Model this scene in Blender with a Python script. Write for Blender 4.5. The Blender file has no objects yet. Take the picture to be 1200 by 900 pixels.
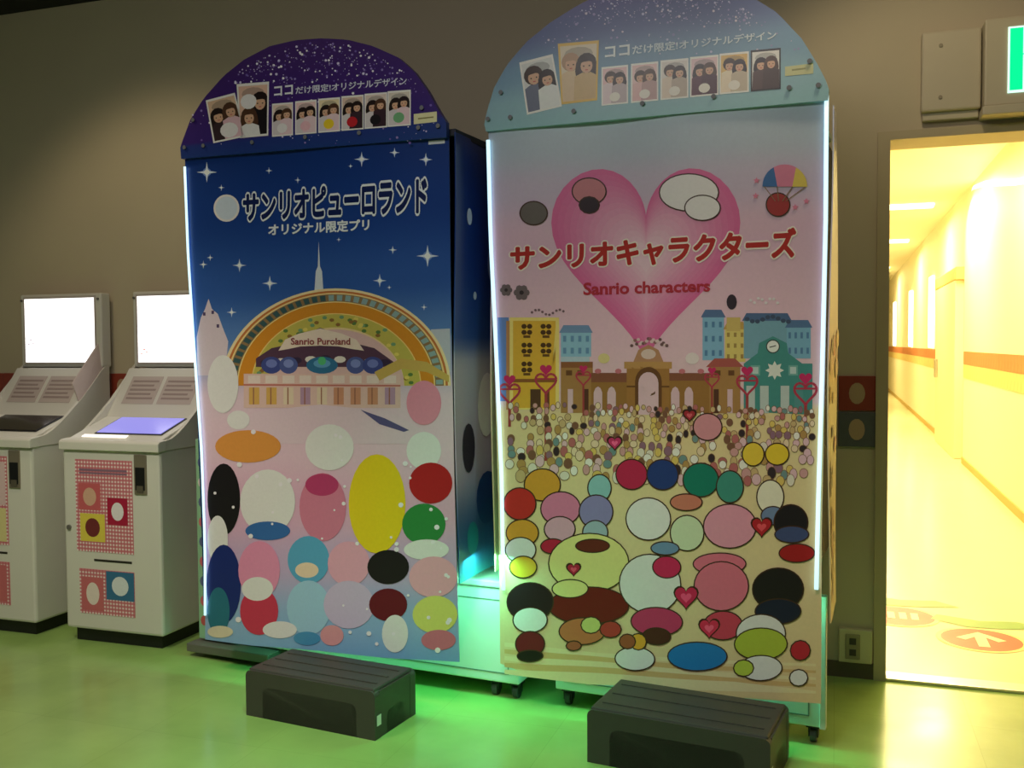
import bpy, bmesh, math, random
from mathutils import Vector, Matrix
from mathutils.geometry import tessellate_polygon
R = math.radians
random.seed(7)
sc = bpy.context.scene
COL = sc.collection

# ------------------------------------------------------------------ camera
F, H, YAW, PIT, ROLL = 1130.0, 1.32, R(18.6), R(2.3), R(.4)
fw = Vector((-math.sin(YAW)*math.cos(PIT), math.cos(YAW)*math.cos(PIT), -math.sin(PIT)))
rt = Vector((math.cos(YAW), math.sin(YAW), 0)); up = rt.cross(fw)
rt2 = rt*math.cos(ROLL) - up*math.sin(ROLL); up2 = up*math.cos(ROLL) + rt*math.sin(ROLL)
CAM = Vector((0, 0, H))
cd = bpy.data.cameras.new('camera'); cam = bpy.data.objects.new('camera', cd); COL.objects.link(cam)
cd.sensor_width = 36; cd.lens = F/1200*36; cd.clip_end = 200
M = Matrix((rt2, up2, -fw)).transposed().to_4x4(); M.translation = CAM
cam.matrix_world = M
sc.camera = cam

# ------------------------------------------------------------------ world, lamps, exposure
wd = bpy.data.worlds.new('world'); sc.world = wd; wd.use_nodes = True
wd.node_tree.nodes['Background'].inputs[0].default_value = (.80, .78, .66, 1)
wd.node_tree.nodes['Background'].inputs[1].default_value = .10
vs = sc.view_settings
vs.view_transform = 'Standard'; vs.look = 'None'; vs.gamma = 1; vs.use_curve_mapping = False; vs.exposure = 0.0

def lamp(name, typ, loc, energy, col, target=None, size=.3, size_y=None, cone=None, blend=.3, parent=None):
    l = bpy.data.lights.new(name, typ); l.energy = energy; l.color = col
    if typ == 'AREA':
        l.size = size
        if size_y: l.shape = 'RECTANGLE'; l.size_y = size_y
    else: l.shadow_soft_size = size
    if cone: l.spot_size = R(cone); l.spot_blend = blend
    o = bpy.data.objects.new(name, l); COL.objects.link(o); o.location = loc
    if target is not None:
        o.rotation_euler = (Vector(target)-Vector(loc)).to_track_quat('-Z', 'Y').to_euler()
    if parent: o.parent = parent
    return o
WARM = (1, .80, .52)
# ceiling downlights of the arcade
lamp('room_spot', 'SPOT', (-2.6, 1.35, 3.0), 125, (1, .92, .74), (-2.95, 2.45, 0), .12, cone=78, blend=.7)
lamp('room_spot', 'SPOT', (-.55, 1.55, 3.0), 66, (1, .92, .76), (-.55, 2.35, 0), .12, cone=78, blend=.7)
lamp('room_fill', 'AREA', (-1.3, .9, 3.0), 32, (1, .93, .90), (-1.3, 1.9, 0), 1.6, .6)  # broad unseen fill, added to light the banners evenly
lamp('wall_downlight', 'SPOT', (-3.15, 2.75, 3.0), 30, WARM, (-3.1, 4.0, .9), .15, cone=92, blend=.6)
lamp('wall_downlight', 'SPOT', (.15, 2.85, 3.0), 24, WARM, (.4, 4.0, 1.4), .1, cone=96, blend=.6)
# unseen green spot, added to tint the floor before the booths
lamp('added_green_spot', 'SPOT', (-1.0, 1.95, 3.0), 92, (.06, 1, .50), (-1.15, 2.62, 0), .12, cone=52, blend=.9)
# corridor lamps
YEL = (1, .80, .36)
for yy in (5.4, 7.6, 10.0, 13.5, 18, 24):
    lamp('corridor_lamp', 'AREA', (.45, yy, 2.9), 58 if yy < 9 else 85, YEL, (.45, yy, 0), 1.0, .5)
lamp('corridor_wash', 'AREA', (1.0, 11.0, 2.7), 25, YEL, (1.31, 10.7, 1.7), .4, .3)

# ------------------------------------------------------------------ pixel -> place helpers (plain rectification)
def ray(x, y): return fw + rt2*((x-600)/F) + up2*((450-y)/F)
def fl(x, y, z=0):
    d = ray(x, y); return CAM + d*((z-H)/d.z)

# ------------------------------------------------------------------ materials
def lin(c):
    f = lambda v: (v/12.92 if v <= .04045 else ((v+.055)/1.055)**2.4)
    return tuple(f(v/255) for v in c)
MATS = {}
def mat(name, rgb, rough=.5, metal=0, noise=0, nscale=20, bump=0, bscale=200, emit=None, estr=1, spec=.5):
    if name in MATS: return MATS[name]
    m = bpy.data.materials.new(name); m.use_nodes = True; nt = m.node_tree; b = nt.nodes['Principled BSDF']
    c = (*lin(rgb), 1)
    b.inputs['Base Color'].default_value = c; b.inputs['Roughness'].default_value = rough; b.inputs['Metallic'].default_value = metal
    b.inputs['Specular IOR Level'].default_value = spec
    tc = nt.nodes.new('ShaderNodeTexCoord')
    if noise:
        n = nt.nodes.new('ShaderNodeTexNoise'); n.inputs['Scale'].default_value = nscale; n.inputs['Detail'].default_value = 4
        nt.links.new(tc.outputs['Object'], n.inputs['Vector'])
        mx = nt.nodes.new('ShaderNodeMix'); mx.data_type = 'RGBA'
        mx.inputs[6].default_value = tuple(v*(1-noise) for v in c[:3])+(1,); mx.inputs[7].default_value = tuple(min(1, v*(1+noise)) for v in c[:3])+(1,)
        nt.links.new(n.outputs['Fac'], mx.inputs[0]); nt.links.new(mx.outputs[2], b.inputs['Base Color'])
    if bump:
        n2 = nt.nodes.new('ShaderNodeTexNoise'); n2.inputs['Scale'].default_value = bscale
        nt.links.new(tc.outputs['Object'], n2.inputs['Vector'])
        bp = nt.nodes.new('ShaderNodeBump'); bp.inputs['Strength'].default_value = bump; bp.inputs['Distance'].default_value = .002
        nt.links.new(n2.outputs['Fac'], bp.inputs['Height']); nt.links.new(bp.outputs['Normal'], b.inputs['Normal'])
    if emit:
        b.inputs['Emission Color'].default_value = (*lin(emit), 1); b.inputs['Emission Strength'].default_value = estr
    MATS[name] = m; return m
def printmat(name, rough=.32, spec=.4, grain=.05):
    m = bpy.data.materials.new(name); m.use_nodes = True; nt = m.node_tree; b = nt.nodes['Principled BSDF']
    a = nt.nodes.new('ShaderNodeVertexColor'); a.layer_name = 'Col'
    tc = nt.nodes.new('ShaderNodeTexCoord'); n = nt.nodes.new('ShaderNodeTexNoise'); n.inputs['Scale'].default_value = 90
    nt.links.new(tc.outputs['Object'], n.inputs['Vector'])
    mr = nt.nodes.new('ShaderNodeMapRange'); mr.inputs[3].default_value = 1-grain; mr.inputs[4].default_value = 1+grain
    nt.links.new(n.outputs['Fac'], mr.inputs[0])
    vm = nt.nodes.new('ShaderNodeVectorMath'); vm.operation = 'SCALE'
    nt.links.new(a.outputs['Color'], vm.inputs[0]); nt.links.new(mr.outputs[0], vm.inputs['Scale'])
    nt.links.new(vm.outputs[0], b.inputs['Base Color'])
    b.inputs['Roughness'].default_value = rough; b.inputs['Specular IOR Level'].default_value = spec
    return m
PRINT = printmat('vinyl_print'); CARD = printmat('photo_paper', .3)
STICK = printmat('floor_sticker_print', .35)
WHITE = mat('white_powder_coat', (232, 232, 226), .4, noise=.03)
KIOSK = mat('kiosk_plastic', (222, 220, 208), .38, noise=.03, nscale=8)
DARK = mat('black_plastic', (18, 18, 18), .45)
STOOL = mat('charcoal_plastic', (68, 64, 58), .5, noise=.08, nscale=30, bump=.25, bscale=400)
STEEL = mat('brushed_steel', (190, 188, 182), .3, 1)
SCREW = mat('dull_screw', (120, 122, 128), .6, .2)
GREY = mat('grey_metal', (120, 116, 110), .45, .3)
RUBBER = mat('caster_rubber', (70, 72, 70), .6)
LED = mat('led_strip_cool', (230, 250, 255), .3, emit=(196, 240, 255), estr=1.15)
WALL = mat('beige_wall_paint', (196, 184, 156), .75, noise=.05, nscale=3, bump=.12, bscale=160)
BASE = mat('brown_vinyl_skirting', (92, 82, 66), .5, noise=.06)
FRAME = mat('door_frame_paint', (186, 172, 138), .5, noise=.04)
CEIL = mat('dark_ceiling_paint', (26, 25, 24), .85, noise=.05)
CORW = mat('corridor_cream_paint', (244, 238, 214), .6, noise=.02)

def floormat():
    m = bpy.data.materials.new('green_vinyl_floor'); m.use_nodes = True; nt = m.node_tree; b = nt.nodes['Principled BSDF']
    tc = nt.nodes.new('ShaderNodeTexCoord')
    br = nt.nodes.new('ShaderNodeTexBrick'); br.offset = 0; br.inputs['Scale'].default_value = 1
    br.inputs['Brick Width'].default_value = .45; br.inputs['Row Height'].default_value = .45; br.inputs['Mortar Size'].default_value = .0012
    br.inputs['Color1'].default_value = (*lin((160, 194, 108)), 1); br.inputs['Color2'].default_value = (*lin((155, 190, 104)), 1)
    br.inputs['Mortar'].default_value = (*lin((148, 180, 98)), 1)
    nt.links.new(tc.outputs['Object'], br.inputs['Vector'])
    n = nt.nodes.new('ShaderNodeTexNoise'); n.inputs['Scale'].default_value = 3.5; n.inputs['Detail'].default_value = 6
    nt.links.new(tc.outputs['Object'], n.inputs['Vector'])
    mr = nt.nodes.new('ShaderNodeMapRange'); mr.inputs[1].default_value = .3; mr.inputs[2].default_value = .7; mr.inputs[3].default_value = .86; mr.inputs[4].default_value = 1.08
    nt.links.new(n.outputs['Fac'], mr.inputs[0])
    vm = nt.nodes.new('ShaderNodeVectorMath'); vm.operation = 'SCALE'
    nt.links.new(br.outputs['Color'], vm.inputs[0]); nt.links.new(mr.outputs[0], vm.inputs['Scale']); nt.links.new(vm.outputs[0], b.inputs['Base Color'])
    r = nt.nodes.new('ShaderNodeMapRange'); r.inputs[1].default_value = .3; r.inputs[2].default_value = .7; r.inputs[3].default_value = .16; r.inputs[4].default_value = .26
    nt.links.new(n.outputs['Fac'], r.inputs[0]); nt.links.new(r.outputs[0], b.inputs['Roughness'])
    b.inputs['Specular IOR Level'].default_value = .6
    return m
FLOOR = floormat()

# ------------------------------------------------------------------ mesh helpers
def link(name, me, m=None, parent=None):
    o = bpy.data.objects.new(name, me); COL.objects.link(o)
    if m: me.materials.append(m)
    if parent: o.parent = parent
    return o
def finish(name, bm, m=None, parent=None, bevel=0, seg=2, smooth=False):
    if bevel: bmesh.ops.bevel(bm, geom=list(bm.edges), offset=bevel, segments=seg, affect='EDGES', profile=.5, clamp_overlap=True)
    bmesh.ops.recalc_face_normals(bm, faces=bm.faces)
    me = bpy.data.meshes.new(name); bm.to_mesh(me); bm.free()
    if smooth:
        for p in me.polygons: p.use_smooth = True
    return link(name, me, m, parent)
def bbox(bm, x0, x1, y0, y1, z0, z1):
    v = [bm.verts.new((x, y, z)) for z in (z0, z1) for y in (y0, y1) for x in (x0, x1)]
    for f in ((0, 2, 3, 1), (4, 5, 7, 6), (0, 1, 5, 4), (2, 6, 7, 3), (0, 4, 6, 2), (1, 3, 7, 5)): bm.faces.new([v[i] for i in f])
def box(name, x0, x1, y0, y1, z0, z1, m, parent=None, bevel=0, seg=2):
    bm = bmesh.new(); bbox(bm, x0, x1, y0, y1, z0, z1); return finish(name, bm, m, parent, bevel, seg)
def prism(name, pts, axis, a0, a1, m, parent=None, bevel=0):
    """outline pts (2D) extruded along axis 'x' (pts = y,z), 'y' (pts = x,z) or 'z' (pts = x,y)"""
    bm = bmesh.new()
    def P(p, a): return {'x': (a, p[0], p[1]), 'y': (p[0], a, p[1]), 'z': (p[0], p[1], a)}[axis]
    A = [bm.verts.new(P(p, a0)) for p in pts]; B = [bm.verts.new(P(p, a1)) for p in pts]
    bm.faces.new(A); bm.faces.new(B[::-1]); n = len(pts)
    for i in range(n): bm.faces.new((A[i], A[(i+1) % n], B[(i+1) % n], B[i]))
    return finish(name, bm, m, parent, bevel)
def cyl(bm, c, axis, r, h, seg=16, r2=None):
    q = Vector(axis).to_track_quat('Z', 'Y').to_matrix().to_4x4(); q.translation = Vector(c)
    bmesh.ops.create_cone(bm, cap_ends=True, segments=seg, radius1=r, radius2=r if r2 is None else r2, depth=h, matrix=q)
def empty(name, loc, rz=0, label=None, cat=None, group=None):
    o = bpy.data.objects.new(name, None); COL.objects.link(o); o.location = loc; o.rotation_euler = (0, 0, rz); o.empty_display_size = .1
    tag(o, label, cat, group); return o
def tag(o, label=None, cat=None, group=None, kind=None):
    for k, v in (('label', label), ('category', cat), ('group', group), ('kind', kind)):
        if v: o[k] = v
    return o
def struct(o, label=None, cat=None): return tag(o, label, cat, None, 'structure')

def ell(cx, cy, rx, ry, n=20, rot=0):
    c, s = math.cos(rot), math.sin(rot)
    return [(cx+rx*math.cos(t)*c-ry*math.sin(t)*s, cy+rx*math.cos(t)*s+ry*math.sin(t)*c) for t in (2*math.pi*i/n for i in range(n))]
def rect(x0, y0, x1, y1): return [(x0, y0), (x1, y0), (x1, y1), (x0, y1)]
def heart(cx, cy, w, h, n=36):
    out = []
    for i in range(n):
        t = 2*math.pi*i/n
        x = 16*math.sin(t)**3; y = 13*math.cos(t)-5*math.cos(2*t)-2*math.cos(3*t)-math.cos(4*t)
        out.append((cx+x/32*w, cy-(y+2.5)/29*h))
    return out
def star(cx, cy, r, k=4, inner=.22):
    return [(cx+(r if i % 2 == 0 else r*inner)*math.sin(math.pi*i/k), cy-(r if i % 2 == 0 else r*inner)*math.cos(math.pi*i/k)) for i in range(2*k)]

LINE = .03
class Surf:
    """a surface that takes flat print: flat(p) -> (u, v), solid(u, v, lift) -> point; cut = follow folds in u"""
    def __init__(s, flat, solid, cut=False): s.flat, s.solid, s.cut = flat, solid, cut
def plain(f): return Surf(lambda p: p, lambda u, v, l: f((u, v), l))
def drape(bm, surf):
    if surf.cut and bm.verts:
        lo = min(v.co.x for v in bm.verts); hi = max(v.co.x for v in bm.verts); k = math.floor(lo/LINE)+1
        while k*LINE < hi:
            bmesh.ops.bisect_plane(bm, geom=bm.verts[:]+bm.edges[:]+bm.faces[:], plane_co=(k*LINE, 0, 0), plane_no=(1, 0, 0)); k += 1
    for v in bm.verts: v.co = surf.solid(*v.co)
class Art:
    """flat print: filled shapes given in source coordinates, carried onto a surface; start/unit set the print layering"""
    def __init__(s, surf, start=.0004, unit=3e-5):
        s.surf = surf if isinstance(surf, Surf) else plain(surf); s.z = start; s.unit = unit; s.reset()
    def reset(s): s.v = []; s.f = []; s.c = []
    def add(s, pts, rgb, lift=None, fine=False):
        s.z += s.unit
        li = s.z if lift is None else lift
        c = lin(rgb); b = len(s.v)
        tris = tessellate_polygon([[Vector((p[0], p[1], 0)) for p in pts]])
        s.v += [(*s.surf.flat(p), li) for p in pts]
        for t in tris: s.f.append([b+i for i in t]); s.c.append(c)
    def line(s, a, b, w, rgb, **k):
        d = Vector((b[0]-a[0], b[1]-a[1])); n = Vector((-d.y, d.x)).normalized()*w/2
        s.add([(a[0]+n.x, a[1]+n.y), (b[0]+n.x, b[1]+n.y), (b[0]-n.x, b[1]-n.y), (a[0]-n.x, a[1]-n.y)], rgb, **k)
    def ring(s, pts, w, rgb):
        n = len(pts)
        for i in range(n): s.line(pts[i], pts[(i+1) % n], w, rgb)
    def build(s, name, m, parent, kind=None):
        me = bpy.data.meshes.new(name); me.from_pydata(s.v, [], s.f)
        at = me.color_attributes.new('Col', 'FLOAT_COLOR', 'CORNER')
        for p, c in zip(me.polygons, s.c):
            for li in p.loop_indices: at.data[li].color = (*c, 1)
        bm = bmesh.new(); bm.from_mesh(me); drape(bm, s.surf); bm.to_mesh(me); bm.free()
        s.reset()
        o = link(name, me, m, parent)
        if kind: o['kind'] = kind
        return o

def text_mesh(body, bold=.0):
    cu = bpy.data.curves.new('lettering', 'FONT'); cu.body = body; cu.size = 1; cu.resolution_u = 3; cu.offset = bold
    o = bpy.data.objects.new('lettering', cu); COL.objects.link(o)
    bpy.context.view_layer.update()
    dg = bpy.context.evaluated_depsgraph_get(); me = bpy.data.meshes.new_from_object(o.evaluated_get(dg))
    bpy.data.objects.remove(o); bpy.data.curves.remove(cu)
    return me
def lettering(name, body, quad, surf, rgb, parent, bold=0., lift=.0095, m=None, ref=None, grow=0.):
    """text fitted to a quad TL, TR, BR, BL"""
    me = text_mesh(body, bold); r = ref or me
    xs = [v.co.x for v in r.vertices]; ys = [v.co.y for v in r.vertices]
    x0, x1, y0, y1 = min(xs), max(xs), min(ys), max(ys)
    tl, tr, br_, bl = [Vector(q) for q in quad]
    bm = bmesh.new()
    sh = [(grow*math.cos(k*math.pi/6), grow*math.sin(k*math.pi/6), k*2e-5) for k in range(12)] if grow else []   # thicken the strokes evenly
    for d in sh+[(0, 0, 2.6e-4 if grow else 0)]:
        t_ = me.copy(); t_.transform(Matrix.Translation(d)); bm.from_mesh(t_); bpy.data.meshes.remove(t_)
    for v in bm.verts:
        s = (v.co.x-x0)/(x1-x0); t = (v.co.y-y0)/(y1-y0)
        p = (bl*(1-s)+br_*s)*(1-t)+(tl*(1-s)+tr*s)*t
        v.co = (*surf.flat((p.x, p.y)), lift+v.co.z)
    drape(bm, surf)
    me2 = bpy.data.meshes.new(name); bm.to_mesh(me2); bm.free()
    at = me2.color_attributes.new('Col', 'FLOAT_COLOR', 'CORNER'); c = (*lin(rgb), 1)
    for d in at.data: d.color = c
    return link(name, me2, m or PRINT, parent), me

# ------------------------------------------------------------------ the setting
WY = 3.994; CZ = 3.06; DX = .190; DZ = 2.092
fo = box('floor', -7, 3.2, -3, WY, -.08, 0, FLOOR); struct(fo, 'glossy green vinyl tile floor of the arcade', 'floor')
bm = bmesh.new(); bbox(bm, -7, DX-.045, WY, WY+.2, 0, CZ); bbox(bm, DX-.045, 1.35, WY, WY+.2, DZ+.03, CZ); bbox(bm, 1.35, 3.2, WY, WY+.2, 0, CZ)
wall = finish('wall_back', bm, WALL); struct(wall, 'beige painted back wall with a picture tile band', 'wall')
struct(box('ceiling', -7, 3.2, -3, WY+.2, CZ, CZ+.1, CEIL), 'dark arcade ceiling', 'ceiling')
struct(box('baseboard_back', -7, DX-.045, WY-.012, WY, 0, .062, BASE), 'dark skirting along the beige wall', 'baseboard')
# picture band: two rows of square tiles
TILE_R = mat('tile_red_print', (150, 62, 44), .45, noise=.15, nscale=30); TILE_B = mat('tile_blue_print', (92, 96, 98), .45, noise=.15, nscale=30)
TILE_M = mat('tile_motif_print', (188, 160, 128), .5)
def tile_mesh(m):
    bm = bmesh.new(); bbox(bm, -.068, .068, -.007, 0, -.068, .068); bmesh.ops.bevel(bm, geom=list(bm.edges), offset=.002, segments=1, affect='EDGES')
    bmesh.ops.recalc_face_normals(bm, faces=bm.faces); me = bpy.data.meshes.new('tile'); bm.to_mesh(me); bm.free(); me.materials.append(m); return me
tmr, tmb = tile_mesh(TILE_R), tile_mesh(TILE_B)
bm = bmesh.new(); vv = [bm.verts.new((p[0], -.0078, p[1])) for p in ell(0, 0, .03, .042, 14)]; bm.faces.new(vv)
tmm = bpy.data.meshes.new('motif'); bm.to_mesh(tmm); bm.free(); tmm.materials.append(TILE_M)
xs = [.077-.14*i for i in range(3)]+[-2.723-.14*i for i in range(13)]
for x in xs:
    for j, me in ((0, tmr), (1, tmb)):
        o = link('tile', me, None, wall); o.location = (x, WY, 1.123-.141*j)
        mo = link('motif', tmm, None, o)
# door frame
d1 = empty('door_1', (DX, WY, 0)); struct(d1, 'beige framed doorway opening to the bright corridor', 'doorway')
prism('jamb', [(-.045, WY-.018-WY), (0, -.018), (0, .2), (-.045, .2)], 'z', 0, DZ, FRAME, d1)
box('head', -.045, 1.16, -.018, .2, DZ, DZ+.032, FRAME, d1)
box('jamb', 1.16, 1.205, -.018, .2, 0, DZ+.032, FRAME, d1)
st = box('trim_1', DX, 1.35, WY-.01, WY+.08, 0, .012, mat('threshold_aluminium', (215, 208, 190), .28, .8), None, .003); struct(st, 'bright metal threshold strip under the doorway', 'threshold')
# corridor
CX = 1.36; CY1 = 34
CORF = mat('corridor_cream_floor', (240, 230, 190), .22, noise=.04, nscale=2)
struct(box('floor_corridor', -3.5, CX+.1, WY, CY1, -.08, 0, CORF), 'glossy cream corridor floor beyond the doorway', 'floor')
struct(box('ceiling_corridor', -3.5, CX+.1, WY+.2, CY1, 3.0, 3.08, CORW), 'cream corridor ceiling', 'ceiling')
struct(box('wall_corridor_end', -3.5, CX+.1, CY1, CY1+.1, 0, 3.0, CORW), 'far end wall of the corridor', 'wall')
struct(box('wall_corridor_left', -3.6, -3.5, WY+.2, CY1, 0, 3.0, CORW), 'left wall of the corridor', 'wall')
wr = box('wall_corridor_right', CX, CX+.3, WY+.2, CY1, 0, 3.0, CORW); struct(wr, 'long cream corridor wall with a red picture band', 'wall')
# nearer wall panel with rounded top corner
arc_ = [(11.5-.55+.55*math.cos(t), 2.38+.5*math.sin(t)) for t in (i*math.pi/2/8 for i in range(9))]+[(10.2, 2.80), (9.4, 2.68), (8.6, 2.56), (7.8, 2.46), (6.6, 2.40), (4.25, 2.40)]
pts = [(4.25, 0), (11.5, 0)]+arc_
wp = prism('wall_corridor_panel', pts, 'x', CX-.05, CX+.28, CORW); struct(wp, 'nearer corridor wall panel with a rounded top corner', 'wall')
COVE = mat('cove_light', (255, 250, 230), .4, emit=(255, 236, 170), estr=5)
pts = [(11.502, .95)]+[(y+.002*(y > 11), z+.002) for y, z in arc_]+[(y+.05*(y > 10.9), z+.05) for y, z in arc_[::-1]]+[(11.55, .95)]
tag(prism('cove_lamp', pts, 'x', CX-.03, CX+.25, COVE), 'curved cove lamp along the rounded edge of the corridor panel', 'lamp')
for i, yy in enumerate((15.4, 19.6, 25.0)):
    tag(box('wall_lamp', CX-.05, CX-.002, yy, yy+.45, 1.24, 2.3, COVE, None, .015), ('nearest', 'middle', 'farthest')[i]+' tall glowing wall lamp down the corridor', 'lamp', 'tall corridor wall lamps')
for i, yy in enumerate((12.7, 17.0, 23.0)):
    tag(box('ceiling_light', -3.4, CX-.25, yy, yy+.2, 2.96, 3.0, COVE, None, .01), ('nearest', 'second', 'farthest')[i]+' glowing light strip across the corridor ceiling', 'lamp', 'corridor ceiling strips')
BAND1 = mat('corridor_band_red', (206, 130, 84), .5, noise=.2, nscale=9); BAND2 = mat('corridor_band_pale', (232, 206, 140), .5, noise=.25, nscale=12)
me1 = bpy.data.meshes.new('tile'); me2 = bpy.data.meshes.new('tile')
for me, m_ in ((me1, BAND1), (me2, BAND2)):
    bm = bmesh.new(); bbox(bm, -.006, 0, -.073, .073, -.07, .07); bm.to_mesh(me); bm.free(); me.materials.append(m_)
for i in range(40):
    for j, me in ((0, me1), (1, me2)):
        o = link('tile', me, None, wp); o.location = (CX-.05, 11.38-.15*i, 1.15-.142*j)
for nm, z0, z1, m_ in (('band', 1.08, 1.22, BAND1), ('band', .94, 1.078, BAND2)):
    box(nm, CX-.006, CX, 14.4, CY1, z0, z1, m_, wr)
SK = mat('corridor_skirting', (196, 168, 96), .5)
box('skirting', CX-.062, CX-.05, 4.2, 11.5, 0, .07, SK, wp); box('skirting', CX-.012, CX, 14.4, CY1, 0, .07, SK, wr)
# side door in the corridor wall
d2 = empty('door_2', (CX, 13.0, 0)); struct(d2, 'cream side door in the corridor wall past the panel', 'door')
box('door_leaf', -.10, -.002, -1.1, 1.1, 0, 2.02, mat('corridor_door_paint', (238, 226, 190), .5), d2, .01)
box('lintel', -.11, -.002, -1.2, 1.2, 2.02, 2.16, mat('corridor_lintel', (222, 186, 120), .5), d2, .01)
bm = bmesh.new(); bbox(bm, -.14, -.1, .78, .84, .86, 1.1); finish('handle', bm, STEEL, d2, .008)
# corridor ceiling items
hatch = empty('ceiling_hatch', (.72, 7.4, 3.0), 0, 'square access hatch outline in the corridor ceiling', 'hatch')
HM = mat('hatch_frame', (196, 168, 104), .5)
for (x0, x1, y0, y1) in ((-.45, .45, -.3, -.28), (-.45, .45, .28, .3), (-.45, -.43, -.28, .28), (.43, .45, -.28, .28)): box('frame_bar', x0, x1, y0, y1, -.008, 0, HM, hatch)
box('hatch_panel', -.43, .43, -.28, .28, -.004, 0, CORW, hatch)
sp = empty('sprinkler', (.22, 8.9, 3.0), 0, 'small dark sprinkler head under the corridor ceiling', 'sprinkler')
bm = bmesh.new(); cyl(bm, (0, 0, -.008), (0, 0, 1), .035, .016, 16); finish('rose', bm, HM, sp)
bm = bmesh.new(); cyl(bm, (0, 0, -.035), (0, 0, 1), .012, .05, 10); cyl(bm, (0, 0, -.06), (0, 0, 1), .022, .006, 12); finish('nozzle', bm, mat('dark_brass', (90, 74, 40), .4, .8), sp)

# ------------------------------------------------------------------ photo booths
ANG = -R(5.4)
class Booth:
    def __init__(s, px, py, label, wave):
        s.o = fl(px, py); s.root = empty('photo_booth', s.o, ANG, label, 'photo booth')
        s.U = Vector((math.cos(ANG), math.sin(ANG), 0)); s.V = Vector((-math.sin(ANG), math.cos(ANG), 0)); s.wave = wave; s.surfaces()
    def uv(s, x, y, dep=0):
        d = ray(x, y); q = s.o+s.V*dep; t = (q-CAM).dot(s.V)/d.dot(s.V); p = CAM+d*t-s.o
        return (p.dot(s.U), p.z)
    def surfaces(s):
        s.fr = Surf(lambda p: s.uv(*p), lambda u, v, l: (u, -s.wave(u, v)-.0015-l*.25, v), True)    # the hanging banner
        s.hd = Surf(lambda p: s.uv(*p), lambda u, v, l: (u, -.0183-l*.3, v))                        # the header board
def folds(g):
    """wave profile, straight between fold lines LINE apart"""
    def w(u, v):
        k = math.floor(u/LINE); f = u/LINE-k; return (g(k*LINE)*(1-f)+g((k+1)*LINE)*f)*(1.15-.25*v/2)
    return w

def lerp_poly(pl, t):
    """point at parameter t (0-1) by the first coordinate order of a polyline"""
    n = len(pl)-1; k = min(int(t*n), n-1); f = t*n-k
    return (pl[k][0]*(1-f)+pl[k+1][0]*f, pl[k][1]*(1-f)+pl[k+1][1]*f)
def resample(pl, n):
    L = [0]
    for a, b in zip(pl, pl[1:]): L.append(L[-1]+math.hypot(b[0]-a[0], b[1]-a[1]))
    out = []
    for i in range(n+1):
        t = L[-1]*i/n; k = 0
        while k < len(L)-2 and L[k+1] < t: k += 1
        f = (t-L[k])/max(1e-9, L[k+1]-L[k]); out.append((pl[k][0]*(1-f)+pl[k+1][0]*f, pl[k][1]*(1-f)+pl[k+1][1]*f))
    return out
def ramp(stops, t):
    for (a, ca), (b, cb) in zip(stops, stops[1:]):
        if t <= b:
            f = max(0, min(1, (t-a)/(b-a))); f = f*f*(3-2*f); return tuple(x*(1-f)+y*f for x, y in zip(ca, cb))
    return stops[-1][1]
def make_banner(B, top, bottom, left, right, colour, parent):
    NX, NY = 48, 84
    T, Bo, L_, R_ = resample(top, NX), resample(bottom, NX), resample(left, NY), resample(right, NY)
    vs_, cs = [], []
    for back in (0, 1):
        for j in range(NY+1):
            for i in range(NX+1):
                s, t = i/NX, j/NY
                x = (1-t)*T[i][0]+t*Bo[i][0]+(1-s)*L_[j][0]+s*R_[j][0]-((1-s)*(1-t)*T[0][0]+s*(1-t)*T[-1][0]+(1-s)*t*Bo[0][0]+s*t*Bo[-1][0])
                y = (1-t)*T[i][1]+t*Bo[i][1]+(1-s)*L_[j][1]+s*R_[j][1]-((1-s)*(1-t)*T[0][1]+s*(1-t)*T[-1][1]+(1-s)*t*Bo[0][1]+s*t*Bo[-1][1])
                u, v = B.uv(x, y); vs_.append((u, v, -.012 if back else 0)); cs.append(lin(colour(x, y)) if not back else lin((150, 150, 150)))
    W = NX+1; N = W*(NY+1); fs = []
    for j in range(NY):
        for i in range(NX):
            a = j*W+i; fs.append((a, a+W, a+W+1, a+1)); b = a+N; fs.append((b, b+1, b+W+1, b+W))
    rim = [i for i in range(W)]+[j*W+NX for j in range(1, NY+1)]+[NY*W+i for i in range(NX-1, -1, -1)]+[j*W for j in range(NY-1, 0, -1)]
    for k in range(len(rim)): a, b = rim[k], rim[(k+1) % len(rim)]; fs.append((a, b, b+N, a+N))
    me = bpy.data.meshes.new('banner'); me.from_pydata(vs_, [], fs)
    at = me.color_attributes.new('Col', 'FLOAT_COLOR', 'POINT')
    for d, c in zip(at.data, cs): d.color = (*c, 1)
    bm = bmesh.new(); bm.from_mesh(me); drape(bm, B.fr); bmesh.ops.recalc_face_normals(bm, faces=bm.faces); bm.to_mesh(me); bm.free()
    return link('banner', me, PRINT, parent)
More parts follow.
